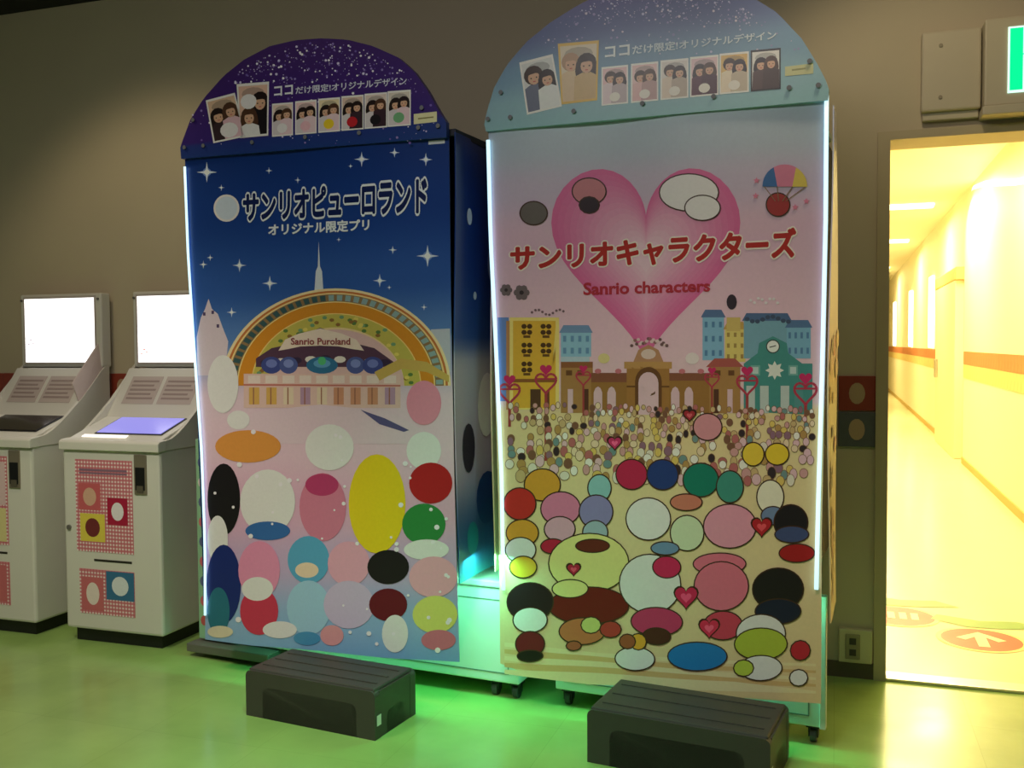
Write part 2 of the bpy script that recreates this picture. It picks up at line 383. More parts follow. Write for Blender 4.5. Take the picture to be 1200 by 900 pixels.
def make_header(B, outline, colour, parent):
    """arched board, 18 mm thick, standing just in front of the banner's top"""
    uv = [B.uv(*p) for p in outline]
    bm = bmesh.new(); A = [bm.verts.new((u, -.018, v)) for u, v in uv]; b_ = [bm.verts.new((u, .006, v)) for u, v in uv]; n = len(uv)
    bm.faces.new(A); bm.faces.new(b_[::-1])
    for i in range(n): bm.faces.new((A[i], A[(i+1) % n], b_[(i+1) % n], b_[i]))
    zs = [v for u, v in uv]
    for k in range(1, 20):
        z = min(zs)+(max(zs)-min(zs))*k/20
        bmesh.ops.bisect_plane(bm, geom=bm.verts[:]+bm.edges[:]+bm.faces[:], plane_co=(0, 0, z), plane_no=(0, 0, 1))
    bmesh.ops.recalc_face_normals(bm, faces=bm.faces)
    me = bpy.data.meshes.new('header_board'); bm.to_mesh(me); bm.free()
    at = me.color_attributes.new('Col', 'FLOAT_COLOR', 'POINT')
    for d, v in zip(at.data, me.vertices): d.color = (*lin(colour((v.co.z-min(zs))/(max(zs)-min(zs)))), 1)
    return link('header_board', me, PRINT, parent)
def speckle(B, hd, name, region, n, cols):
    a = Art(B.hd, .0004, 2e-6); i = 0
    while i < n:
        x, y, r = region()
        i += 1; a.add(ell(x, y, r, r, 5, random.random()), random.choice(cols))
    return a.build(name, PRINT, hd, 'stuff')
SKIN = (222, 176, 146); HAIR = (44, 30, 26)
def photo_card(B, hd, q, bg, people, extra=None, frame=(244, 240, 236)):
    """printed sample photo: q = TL, TR, BR, BL; people = (s, t, size, hair, clothes)"""
    tl, tr, br_, bl = [Vector(p) for p in q]
    def pl(p):
        w = (tl*(1-p[0])+tr*p[0])*(1-p[1])+(bl*(1-p[0])+br_*p[0])*p[1]; return B.uv(w.x, w.y)
    a = Art(Surf(pl, B.hd.solid), .0018); asp = (tr-tl).length/(bl-tl).length
    a.add(rect(0, 0, 1, 1), frame); a.add(rect(.05, .05, .95, .96), bg); a.add(ell(.5, .2, .36, .12, 12), tuple(int(v*.72+20) for v in bg))
    def clip(pts): return [(min(.95, max(.05, x)), min(.96, max(.05, y))) for x, y in pts]
    for s_, t_, z, hair, cl in people:
        rx, ry = z/asp, z
        if hair[1] > .5: a.add(clip(ell(s_, t_+.10, rx*1.42, ry*2.1, 14)), hair[0])
        a.add(clip([(s_-rx*1.7, 1), (s_-rx*1.5, t_+ry*1.35), (s_-rx*.5, t_+ry*.95), (s_+rx*.5, t_+ry*.95), (s_+rx*1.5, t_+ry*1.35), (s_+rx*1.7, 1)]), cl)
        a.add(clip(ell(s_, t_-.02, rx*1.22, ry*1.2, 14)), hair[0]); a.add(clip(ell(s_, t_+ry*.22, rx*.74, ry*.84, 14)), SKIN)
        a.add(clip([(s_-rx*.9, t_-ry*.15), (s_-rx*.6, t_-ry*.75), (s_+rx*.6, t_-ry*.75), (s_+rx*.9, t_-ry*.15), (s_+rx*.3, t_-ry*.35), (s_-rx*.4, t_-ry*.3)]), hair[0])
        a.add(ell(s_-rx*.35, t_+ry*.2, rx*.11, ry*.1, 6), (50, 34, 30)); a.add(ell(s_+rx*.35, t_+ry*.2, rx*.11, ry*.1, 6), (50, 34, 30)); a.add(ell(s_, t_+ry*.66, rx*.22, ry*.08, 6), (206, 96, 96))
    if extra:
        for (s_, t_, rx, ry, c) in extra: a.add(clip(ell(s_, t_, rx, ry, 14)), c)
    return a.build('photo_card', CARD, hd)
def screws(B, hd, pts):
    bm = bmesh.new(); cyl(bm, (0, -.003, 0), (0, 1, 0), .008, .006, 12, .006); bmesh.ops.recalc_face_normals(bm, faces=bm.faces)
    me = bpy.data.meshes.new('screw'); bm.to_mesh(me); bm.free(); me.materials.append(SCREW)
    for p in pts:
        o = link('screw', me, None, hd); u, v = B.uv(*p); o.location = (u, -.0195, v)
def caster(parent, x, y, z=.0):
    c = empty('caster', (x, y, 0)); c.parent = parent
    bm = bmesh.new(); cyl(bm, (0, 0, .024), (1, 0, 0), .024, .02, 18); finish('wheel', bm, RUBBER, c)
    bm = bmesh.new(); bbox(bm, -.016, -.012, -.016, .016, .02, .056); bbox(bm, .012, .016, -.016, .016, .02, .056); bbox(bm, -.022, .022, -.022, .022, .052, .06); finish('fork', bm, DARK, c)
def light_strip(B, pts, parent, w=.009):
    """LED bar down a corner of the booth front"""
    uv = [B.uv(*p) for p in resample(pts, 16)]
    bm = bmesh.new(); rings = []
    for u, v in uv:
        y = -B.wave(u, v)-.012
        rings.append([bm.verts.new((u+w*math.cos(t), y+w*.6*math.sin(t), v)) for t in (k*math.pi/4 for k in range(8))])
    for a, b in zip(rings, rings[1:]):
        for k in range(8): bm.faces.new((a[k], a[(k+1) % 8], b[(k+1) % 8], b[k]))
    bm.faces.new(rings[0]); bm.faces.new(rings[-1][::-1])
    return finish('light_strip', bm, LED, parent, smooth=True)
def cabinet(B, u0, u1, y0, y1, z0, z1, parent):
    b = box('base_cabinet', u0, u1, y0, y1, z0, z1, WHITE, parent, .006)
    gm = mat('panel_gap', (120, 130, 124), .6)
    for (a0, a1, c0, c1) in ((u0+.04, u1-.04, z0+.035, z0+.039), (u0+.04, u1-.04, z1-.05, z1-.046), (u1-.044, u1-.04, z0+.04, z1-.05), (u0+.04, u0+.044, z0+.04, z1-.05)):
        box('panel_line', a0, a1, y0-.0015, y0+.003, c0, c1, gm, b)
    return b

# ---------- booth with the night-sky banner
waveL = folds(lambda u: .0035*math.sin(u*9)+.002*math.sin(u*4+1))
BL = Booth(385, 815, 'photo booth with purple arched header and dark blue night-sky banner', waveL)
topL = [(217, 187), (526, 161)]; botL = [(241, 749), (300, 757), (380, 763), (460, 771), (538, 776)]
leftL = [(217, 187), (221, 300), (229, 420), (237, 530), (241, 640), (241, 749)]; rightL = [(526, 161), (528, 350), (532, 560), (538, 776)]
skyL = [(160, (16, 52, 124)), (240, (20, 62, 142)), (330, (48, 92, 172)), (395, (92, 132, 196)), (410, (150, 160, 205)), (470, (236, 205, 222)), (520, (240, 202, 222)), (600, (232, 178, 208)), (660, (206, 176, 216)), (730, (150, 184, 226)), (790, (120, 170, 224))]
bL = make_banner(BL, topL, botL, leftL, rightL, lambda x, y: ramp(skyL, y+.06*(x-380)*(1 if y < 420 else 0)), BL.root); bL['label'] = 'dark blue vinyl banner with a lit arch and stars'
# stars
a = Art(BL.fr)
for x, y, r in ((243, 202, 12), (425, 187, 9), (463, 179, 6), (499, 187, 8), (501, 300, 13), (281, 311, 8), (446, 329, 8), (316, 332, 9), (315, 200, 4), (349, 211, 4), (260, 220, 4), (398, 281, 3), (461, 293, 5), (457, 337, 3), (272, 366, 6), (239, 310, 5), (247, 302, 4), (497, 360, 4), (412, 195, 3)):
    a.add(ell(x, y, r*.42, r*.42, 12), (120, 150, 215)); a.add(star(x, y, r, 4, .2), (225, 235, 255)); a.add(ell(x, y, r*.28, r*.28, 10), (250, 252, 255)); a.build('star_print', PRINT, bL)
# arch building
a = Art(BL.fr, .0007, 1.2e-5)
a.add([(231, 395), (236, 372), (241, 362), (245, 350), (249, 362), (256, 368), (262, 385), (268, 400), (264, 440), (232, 440)], (226, 206, 220))
for x, y in ((240, 368), (250, 366), (256, 382)): a.add(rect(x-1.5, y-2, x+1.5, y+2), (90, 70, 110))
a.build('small_castle_print', PRINT, bL)
a.add([(505, 386), (527, 385), (528, 436), (500, 440)], (196, 200, 216))
a.build('pale_block_print', PRINT, bL)
a.add([(374, 283), (375.5, 312), (378, 318), (379.5, 340), (369, 340), (370.5, 318), (373, 312)], (226, 230, 240))
a.build('spire_print', PRINT, bL)
def arch(rx, ry, cx=394, cy=452, n=40): return [(cx-rx*math.cos(math.pi*i/n), cy-ry*math.sin(math.pi*i/n)+(-.0)) for i in range(n+1)]
def band(r1, r2, col):
    o, i = arch(134*r1, 114*r1), arch(134*r2, 114*r2)
    z0 = a.z+2e-5
    for k in range(40): a.add([o[k], o[k+1], i[k+1], i[k]], col, lift=z0)
    a.z = z0+2e-5
a.add(arch(134, 114), (244, 214, 160))
band(1, .975, (250, 226, 176)); band(.975, .955, (206, 120, 62)); band(.955, .94, (248, 214, 150)); band(.94, .865, (150, 120, 84))
for k in range(38):
    t0, t1 = math.pi*(k+.18)/38, math.pi*(k+.82)/38
    def q(t, r): return (394-134*r*math.cos(t), 452-114*r*math.sin(t))
    a.add([q(t0, .932), q(t1, .932), q(t1, .873), q(t0, .873)], (60, 92, 96) if k < 18 else (150, 178, 180))
band(.865, .855, (250, 222, 150)); band(.855, .745, (226, 146, 44)); band(.745, .735, (250, 214, 130)); band(.735, .60, (206, 190, 92))
for k in range(46):
    t = math.pi*random.random(); r = .61+.11*random.random(); a.add(ell(394-134*r*math.cos(t), 452-114*r*math.sin(t), 3, 2.2, 7), random.choice(((96, 130, 70), (236, 214, 110), (150, 110, 60), (120, 160, 120))))
a.build('arch_print', PRINT, bL)
# inside: pale scalloped valance, dark band, windows, columns
a.add(arch(80, 66), (232, 190, 190))
a.add([(300, 420), (318, 408), (336, 404), (350, 394), (376, 384), (402, 394), (416, 402), (440, 408), (462, 424), (462, 430), (300, 430)], (92, 62, 84))
a.add([(326, 411), (334, 398), (350, 391), (376, 385), (402, 391), (419, 398), (428, 411), (414, 409), (398, 406), (376, 405), (352, 406), (338, 409)], (246, 222, 208))
for i in range(9): a.add(ell(312+17.5*i, 420-abs(4-i)*-1.2, 7, 4, 10), (240, 226, 222) if i % 2 else (60, 46, 74))
for x, rx, c in ((318, 12, (70, 80, 150)), (338, 11, (84, 96, 160)), (378, 19, (54, 116, 160)), (418, 11, (84, 96, 160)), (438, 12, (70, 80, 150))):
    a.add(ell(x, 428, rx, 10, 18), c); a.add(ell(x, 426, rx*.55, 5, 12), tuple(min(255, v+50) for v in c))
a.add(ell(378, 423, 5, 5, 10), (90, 190, 130))
a.build('valance_print', PRINT, bL)
a.add(rect(286, 438, 470, 478), (236, 196, 190))
for i in range(9):
    x = 291+20*i
    a.add(rect(x, 440, x+14, 449), (244, 220, 214)); a.add(rect(x+1, 454, x+13, 474), random.choice(((226, 176, 96), (240, 214, 190), (214, 150, 120), (190, 150, 180)))); a.add(rect(x+5.5, 454, x+7, 474), (170, 110, 90))
a.line((286, 451), (470, 452), 2, (206, 120, 110))
a.build('stage_front_print', PRINT, bL)
a.add([(440, 436), (470, 420), (500, 424), (526, 440), (526, 448), (500, 436), (472, 432), (446, 446)], (214, 178, 96))
a.build('gold_arch_print', PRINT, bL)
a.add([(300, 482), (376, 474), (458, 482), (500, 506), (480, 520), (280, 520), (268, 500)], (236, 206, 222))
a.build('plaza_print', PRINT, bL)
# plain rounded colour patches in place of the printed crowd
def blobs(B, par, items, name='colour_patch_print', rim=None, start=.003, each=True, unit=3e-5):
    a = Art(B.fr, start, unit)
    for q_, it in enumerate(items):
        x, y, rx, ry, c = it[:5]; n = 28 if max(rx, ry) > 12 else 12
        if len(it) > 6: a.z = start+it[6]*1.5e-4+(q_ % 3)*4e-5; a.unit = 1.5e-5
        if rim: a.add(ell(x, y, rx+rim, ry+rim, n), it[5] if len(it) > 5 else (70, 46, 34))
        a.add(ell(x, y, rx, ry, n), c)
        if each: a.build(name, PRINT, par)
    if not each: a.build(name, PRINT, par, 'stuff')
W_ = (240, 234, 236)
itemsL = [(262, 450, 18, 34, W_), (280, 492, 13, 11, W_), (291, 523, 38, 19, (236, 156, 76)), (497, 472, 20, 26, (238, 150, 176)), (387, 524, 29, 27, W_), (497, 528, 20, 22, W_),
          (505, 566, 25, 24, (190, 40, 44)), (441, 545, 14, 9, (66, 42, 40)), (443, 590, 33, 58, (244, 210, 40)), (314, 588, 32, 38, W_), (314, 622, 26, 11, (60, 110, 180)),
          (379, 594, 28, 40, (222, 130, 160)), (378, 568, 20, 13, (196, 66, 116)), (263, 585, 19, 42, (30, 26, 30)), (497, 614, 25, 24, (54, 140, 72)), (500, 644, 26, 12, W_),
          (256, 632, 12, 28, W_), (263, 684, 20, 46, (28, 44, 120)), (257, 716, 13, 28, (44, 116, 140)), (304, 668, 24, 34, (240, 150, 190)), (304, 716, 22, 28, (214, 60, 90)), (302, 690, 18, 14, W_),
          (362, 656, 25, 28, (96, 170, 214)), (362, 712, 26, 32, (170, 206, 236)), (360, 668, 14, 9, (248, 214, 190)), (410, 660, 25, 26, (240, 170, 196)), (410, 708, 30, 28, (214, 190, 226)),
          (456, 664, 24, 20, (34, 28, 34)), (456, 708, 22, 19, (110, 22, 40)), (464, 742, 15, 22, W_), (508, 676, 28, 24, (244, 176, 196)), (510, 720, 26, 22, (226, 224, 120)), (514, 750, 20, 12, (214, 120, 140)),
          (259, 740, 15, 7, (230, 214, 190)), (328, 738, 20, 10, (240, 230, 236)), (390, 744, 14, 12, (236, 160, 170)), (360, 748, 16, 8, (80, 150, 200))]
blobs(BL, bL, itemsL, start=.0056)
a = Art(BL.fr, .0084, 2e-6)
for i in range(46):
    x, y = 245+286*random.random(), 505+260*random.random(); r = 1.2+2.2*random.random(); a.add(ell(x, y, r, r, 8), (250, 240, 250))
a.build('sparkle_print', PRINT, bL, 'stuff')
a = Art(BL.fr, .004); a.add([(424, 480), (452, 490), (480, 504), (474, 506), (446, 497)], (96, 90, 140)); a.build('ribbon_print', PRINT, bL)
# lettering
qd = [(286, 228), (500, 209), (500, 248), (286, 258)]
_, ref = lettering('lettering', 'サンリオピューロランド', qd, BL.fr, (240, 245, 252), bL, 0, .0088, grow=.108)
lettering('lettering', 'サンリオピューロランド', qd, BL.fr, (8, 30, 88), bL, 0, .0094, ref=ref, grow=.042)
lettering('lettering', 'オリジナル限定プリ', [(315, 263), (434, 257), (434, 270), (315, 276)], BL.fr, (240, 244, 250), bL, 0, .0088, grow=.035)
lettering('lettering', 'Sanrio Puroland', [(341, 396), (412, 396), (412, 404), (341, 404)], BL.fr, (150, 64, 70), bL, .02, .0088)
a = Art(BL.fr, .002); a.add(ell(266, 244, 15, 16, 24), W_); a.add(ell(266, 244, 12.5, 13.5, 24), (214, 226, 244)); a.build('round_badge_print', PRINT, bL)
a = Art(BL.fr, .002); a.add([(502, 165), (521, 163.5), (521, 168), (502, 169.5)], (206, 210, 216)); a.build('small_label', PRINT, bL)
# header
outL = [(216, 187), (215, 174), (218, 165), (227, 141), (242, 117), (266, 90), (290, 71), (320, 55.5), (350, 48.6), (380, 46.5), (410, 48), (440, 55.5), (470, 69), (488, 85), (503, 106), (518, 133), (525.5, 144), (526, 162)]
outL = outL[:1]+resample(outL[1:-1], 48)+outL[-1:]
hL = make_header(BL, outL, lambda t: ramp([(0, (30, 62, 130)), (.16, (36, 56, 130)), (.2, (58, 36, 120)), (.5, (64, 36, 116)), (1, (72, 44, 110))], t), BL.root); hL['label'] = 'purple starry arched header board'
def regL():
    while True:
        x = 225+290*random.random(); y = 50+120*random.random()**1.5
        if y < 176 and y > 49+((x-380)/165)**2*100+2 and (y < 100 or random.random() < .25): return x, y, .5+random.random()**3*1.3
speckle(BL, hL, 'star_speckle_print', regL, 460, [(220, 210, 245), (150, 130, 200), (250, 245, 255), (120, 96, 180)])
lettering('lettering', 'ココ', [(325, 103), (347, 100.5), (347, 112), (325, 114.5)], BL.hd, (236, 236, 246), hL, .03, .0045)
lettering('lettering', 'だけ限定!オリジナルデザイン', [(350, 103), (480, 91), (480, 101), (350, 112)], BL.hd, (222, 222, 240), hL, .02, .0045)
BK, BR, LT = ((38, 26, 26), 1), ((84, 56, 40), 1), ((60, 40, 30), 0)
photo_card(BL, hL, [(245, 119), (279, 110), (292, 161), (254, 169)], (226, 190, 160), [(.3, .42, .14, BK, (60, 44, 48)), (.72, .36, .14, BR, (230, 190, 200))], [(.55, .78, .28, .17, W_)])
photo_card(BL, hL, [(281, 100), (319, 97), (318, 160), (285, 163)], (232, 190, 170), [(.72, .36, .14, BK, (30, 26, 30)), (.35, .62, .13, BR, (240, 236, 236))], [(.35, .34, .26, .14, W_)])
cc = [W_, (240, 190, 200), (244, 210, 50), (200, 40, 50), (30, 28, 32), (120, 180, 130)]
for i in range(6):
    x0 = 322.5+26.6*i+(.4*i); y0 = 123-2.9*i; w = 24.5+.5*i; h = 38.5+.6*i
    photo_card(BL, hL, [(x0, y0), (x0+w, y0-2), (x0+w, y0-2+h), (x0, y0+h)], [(240, 214, 200), (244, 206, 206), (240, 220, 180), (226, 196, 180), (230, 210, 200), (226, 214, 200)][i],
               [(.35, .38, .14, BK, (220, 210, 214)), (.7, .34, .13, BK if i % 2 else BR, (60, 40, 50) if i in (3, 4) else (236, 206, 214))], [(.48, .76, .24, .15, cc[i])])
a = Art(BL.hd, .0018); a.add([(488, 135), (515, 132), (515, 144), (488, 147)], (232, 226, 180)); a.line((493, 140.5), (511, 138.5), 1.6, (150, 140, 90)); a.build('price_label', CARD, hL)
screws(BL, hL, [(221, 174), (243, 172), (300, 168), (362, 162), (425, 157), (494, 151), (517, 149), (231, 142), (498, 128)])

# side curtain, roof, back unit
def side_sheet(B, x, y0, y1, z0, z1, colour, name, parent, th=.004, y1top=None):
    nj, ni = 40, 8; vs_, cs, fs = [], [], []
    for back in (0, 1):
        for j in range(nj+1):
            for i in range(ni+1):
                s, t = i/ni, j/nj; y = y0+((y1 if y1top is None else y1+(y1top-y1)*t)-y0)*s; z = z0+(z1-z0)*t
                vs_.append((x+.006*math.sin(9*y+4*z)-(th if back else 0), y, z)); cs.append(lin(colour(y, z)))
    W = ni+1; N = W*(nj+1)
    for j in range(nj):
        for i in range(ni): a_ = j*W+i; fs.append((a_, a_+1, a_+W+1, a_+W)); fs.append((a_+N, a_+N+W, a_+N+W+1, a_+N+1))
    rim = list(range(W))+[j*W+ni for j in range(1, nj+1)]+[nj*W+i for i in range(ni-1, -1, -1)]+[j*W for j in range(nj-1, 0, -1)]
    for k in range(len(rim)): p, q_ = rim[k], rim[(k+1) % len(rim)]; fs.append((p, p+N, q_+N, q_))
    me = bpy.data.meshes.new(name); me.from_pydata(vs_, [], fs); at = me.color_attributes.new('Col', 'FLOAT_COLOR', 'POINT')
    for d, c in zip(at.data, cs): d.color = (*c, 1)
    return link(name, me, PRINT, parent)
sL = side_sheet(BL, .556, .0, .62, .48, 2.06, lambda y, z: ramp([(.4, (60, 150, 150)), (.6, (40, 70, 130)), (.9, (190, 170, 196)), (1.25, (200, 196, 206)), (1.36, (52, 90, 160)), (1.7, (22, 60, 140)), (2.1, (16, 48, 118))], z), 'side_banner', BL.root)
a = Art(lambda p, l: (.556+.006*math.sin(9*p[0]+4*p[1])+.0015+l, p[0], p[1]))
for y, z, ry, rz, c in ((.10, 1.78, .02, .03, (220, 230, 250)), (.30, 1.62, .05, .07, (150, 160, 200)), (.14, 1.5, .012, .015, (230, 240, 255)), (.24, 1.1, .07, .12, W_), (.10, .95, .05, .09, (50, 44, 60)), (.25, .75, .09, .10, (30, 60, 120)), (.42, .62, .08, .09, (40, 120, 130)), (.4, 1.2, .08, .1, (230, 200, 210)), (.12, .62, .05, .06, (30, 110, 130))):
    a.add(ell(y, z, ry, rz, 16), c); a.build('colour_patch_print', PRINT, sL)
side_sheet(BL, -.60, .0, .62, .30, 2.06, lambda y, z: (40, 60, 110), 'side_banner', BL.root)
box('roof_panel', -.60, .556, .012, .66, 2.05, 2.075, mat('booth_roof', (30, 34, 48), .6), BL.root, .003)
box('back_unit', -.58, .54, .26, .66, .55, 2.05, mat('booth_inner_dark', (40, 42, 46), .6), BL.root, .01)
cL = cabinet(BL, -.79, .69, .22, .66, .062, .42, BL.root)
box('work_top', -.80, .70, .21, .67, .42, .445, WHITE, BL.root, .005)
for x in (-.7, -.1, .58, .665):
    for y in (.262, .62): caster(BL.root, x, y)
box('base_plate', -.83, -.40, .15, .30, .022, .058, GREY, BL.root, .004)
# tall mint print panel at the far corner
mp = box('print_panel', -.80, -.60, .195, .21, .07, .93, mat('mint_print', (150, 196, 158), .5), BL.root, .003); mp['label'] = 'mint green printed panel beside the banner'
a = Art(lambda p, l: (p[0], .195-.001-l, p[1]))
for i in range(9):
    for j in range(2): a.add(ell(-.77+.06*j, .15+.085*i+.03*j, .018, .022, 10), random.choice(((220, 110, 120), (236, 220, 220), (100, 110, 150), (200, 90, 90))))
a.build('small_patch_print', PRINT, mp, 'stuff')
box('dark_panel', -.79, -.60, .2, .22, .95, 1.42, DARK, BL.root, .003)
light_strip(BL, [(219, 196), (223, 300), (231, 420), (239, 530), (243, 640), (243, 720)], BL.root, .006)
lamp('booth_lamp', 'AREA', (.10, .11, .54), 3.2, (.16, 1, .52), None, .9, .10, parent=BL.root)
lamp('booth_lamp', 'AREA', (.625, .09, .56), 2.0, (.18, 1, .52), (.625, .13, 0), .12, .10, parent=BL.root)

# ---------- booth with the pink heart banner
waveR = folds(lambda u: .0055*math.sin(u*10+.6)+.004*math.sin(u*17+2)*max(0, u+.1)+.004*math.sin(u*5))
BR_ = Booth(780, 861, 'photo booth with pale blue arched header and pink heart banner', waveR)
topR = [(573, 155), (970, 118)]; botR = [(587, 777), (610, 786), (633, 790), (699, 796), (760, 804), (817, 812), (890, 819), (962, 825)]
leftR = [(573, 155), (575, 280), (580, 420), (585, 600), (587, 777)]; rightR = [(970, 118), (970, 260), (967, 430), (963, 620), (962, 825)]
skyR = [(110, (166, 190, 206)), (165, (184, 196, 212)), (215, (206, 190, 214)), (270, (230, 190, 212)), (380, (236, 196, 212)), (470, (232, 200, 206)), (483, (236, 212, 160)), (560, (238, 216, 164)), (700, (240, 216, 168)), (830, (238, 208, 158))]
bR = make_banner(BR_, topR, botR, leftR, rightR, lambda x, y: ramp(skyR, y+.05*(x-770)*(1 if y < 470 else 0)), BR_.root); bR['label'] = 'pink vinyl banner with a large heart and town print'
a = Art(BR_.fr)
hp = heart(757, 313, 222, 232, 64)
a = Art(BR_.fr)
# heart in nested tones: strong pink rim to pale centre (a print gradient)
for k in range(14):
    f = 1-k/14*.9; c = tuple(int(x*(1-k/13)+y*(k/13)) for x, y in zip((226, 110, 164), (244, 206, 222)))
    a.add([(757+(x-757)*f, 300+(y-300)*f) for x, y in hp], c, lift=.0004+k*1e-4)
a.build('heart_print', PRINT, bR)
# town
a = Art(BR_.fr, .002, 1.2e-5)
def bld(x0, y0, x1, y1, c, rows=0, cols=0, wc=(80, 56, 60), roof=None, ww=.5, wh=.5):
    a.build('house_print', PRINT, bR); a.add(rect(x0, y0, x1, y1), c)
    if roof: a.add([(x0-2, y0), (x0+3, y0-9), (x1-3, y0-9), (x1+2, y0)], roof)
    for i in range(cols):
        for j in range(rows):
            w, h = (x1-x0)/cols, (y1-y0)/rows; cx, cy = x0+w*(i+.5), y0+h*(j+.5); a.add(rect(cx-w*ww/2, cy-h*wh/2, cx+w*ww/2, cy+h*wh/2), wc)
a.add(rect(584, 372, 597, 470), (110, 140, 200)); a.add(rect(594, 376, 602, 480), (196, 140, 90))
a.add(rect(598, 372, 655, 480), (248, 222, 130)); a.add(rect(602, 376, 651, 478), (232, 182, 66))
for j in range(3):
    for i in range(2):
        x, y = 618+22*i, 386+22*j
        if i == 1 and j == 2: continue
        for dx in (-4, 4):
            for dy in (-3.5, 3.5): a.add(ell(x+dx*.8, y+dy, 3.2, 3, 8), (84, 58, 34))
        a.add(rect(x-4, y+7, x+4, y+10), (110, 76, 40))
a.add(rect(602, 444, 651, 448), (150, 96, 50)); a.add(rect(622, 456, 634, 480), (92, 64, 44)); a.add(rect(640, 458, 644, 480), (120, 70, 50))
a.build('yellow_house_print', PRINT, bR)
bld(657, 390, 692, 418, (150, 196, 222), 2, 4, (108, 150, 190), (120, 150, 190), .42, .5)
bld(657, 418, 690, 428, (186, 206, 222), 0, 0)
bld(824, 372, 849, 422, (136, 184, 216), 3, 3, (90, 134, 176), (92, 118, 160), .4, .4)
bld(850, 386, 874, 424, (228, 206, 120), 3, 3, (170, 140, 80), (200, 160, 90), .4, .4); a.add(rect(852, 372, 868, 388), (214, 186, 110))
bld(872, 376, 926, 420, (126, 170, 190), 0, 0, roof=(84, 110, 150)); bld(922, 384, 950, 420, (130, 180, 206), 2, 4, (90, 130, 170), (90, 120, 160), .4, .4)
for i in range(9): a.add(ell(876+6*i, 374+3*math.sin(i), 3, 2.6, 8), (70, 84, 110))
# teal clock building
a.build('house_print', PRINT, bR)
a.add([(872, 482), (872, 426), (888, 414), (890, 402), (906, 394), (922, 402), (924, 414), (940, 426), (952, 426), (952, 486)], (76, 146, 142))
a.add(ell(906, 406, 7.5, 7.5, 20), (240, 240, 236)); a.ring(ell(906, 406, 7.5, 7.5, 20), 1.2, (60, 60, 60)); a.line((906, 406), (902, 407), 1.1, (50, 50, 50)); a.line((906, 406), (909.5, 405), 1.1, (50, 50, 50))
a.add(star(908, 434, 11, 8, .6), (232, 232, 226))
for x in (886, 930): a.add(rect(x-6, 428, x+5, 440), (120, 176, 170)); a.add(rect(x-4, 430, x+3, 438), (196, 216, 214))
for x in (880, 896, 920, 936): a.add(rect(x-5, 452, x+5, 484), (196, 206, 204) if x != 936 else (90, 150, 150))
# brown gate
a.build('clock_house_print', PRINT, bR)
BRN, BRD = (160, 116, 62), (112, 74, 44)
a.add(rect(657, 426, 694, 484), (176, 132, 80)); a.add(rect(657, 424, 694, 431), (150, 96, 60)); a.add(rect(692, 440, 735, 484), BRN); a.add(rect(692, 437, 735, 448), (140, 88, 66))
a.add(rect(784, 440, 832, 484), BRN); a.add(rect(784, 437, 832, 446), (140, 88, 66)); a.add(rect(832, 428, 868, 484), (176, 132, 80)); a.add([(828, 430), (838, 420), (862, 420), (872, 430)], (176, 92, 84))
for x0 in (663, 676, 838, 854): a.add(rect(x0, 434, x0+7, 440), BRD)
for x0 in (700, 716, 792, 808): a.add([(x0-5, 484), (x0-5, 460), (x0-3, 455), (x0, 453), (x0+3, 455), (x0+5, 460), (x0+5, 484)], (226, 190, 200))
for x0 in (668, 686, 840, 856): a.add(rect(x0-3, 456, x0+3, 484), (92, 58, 44) if x0 in (686, 840) else (226, 190, 200))
a.add(rect(734, 426, 785, 484), (170, 122, 66)); a.add(rect(731, 424, 788, 432), (196, 150, 92)); a.add([(742, 424), (748, 410), (760, 404), (772, 410), (778, 424)], (190, 140, 104))
a.add(ell(760, 415, 9, 6, 14), (226, 200, 190))
a.add(rect(744, 446, 776, 486), BRD); a.add(ell(760, 447, 16, 17, 20), BRD); a.add(rect(748, 448, 772, 486), (232, 196, 206)); a.add(ell(760, 449, 12, 13, 18), (232, 196, 206))
a.add(rect(734, 452, 744, 454), BRD); a.add(rect(776, 452, 785, 454), BRD)
for x0 in (700, 724, 800, 822): a.add(ell(x0, 435, 4, 3, 8), (206, 120, 130))
a.build('gate_print', PRINT, bR)
# heart lanterns
a = Art(BR_.fr, .0046, 2e-6)
LP = (186, 62, 84)
for x, y, ye, s in ((640, 450, 540, 1.), (683, 444, 500, .7), (876, 452, 532, 1.), (835, 446, 512, .7), (598, 462, 500, 1.), (944, 462, 540, 1.1)):
    a.line((x, y+10*s), (x, ye), 3.2*s, (166, 70, 70)); a.ring(heart(x, y, 24*s, 24*s, 24), 2.6*s, LP); a.add(heart(x, y-16*s, 14*s, 13*s, 18), (206, 50, 104)); a.line((x-11*s, y-6*s), (x+11*s, y-6*s), 2*s, LP); a.build('heart_lantern_print', PRINT, bR)
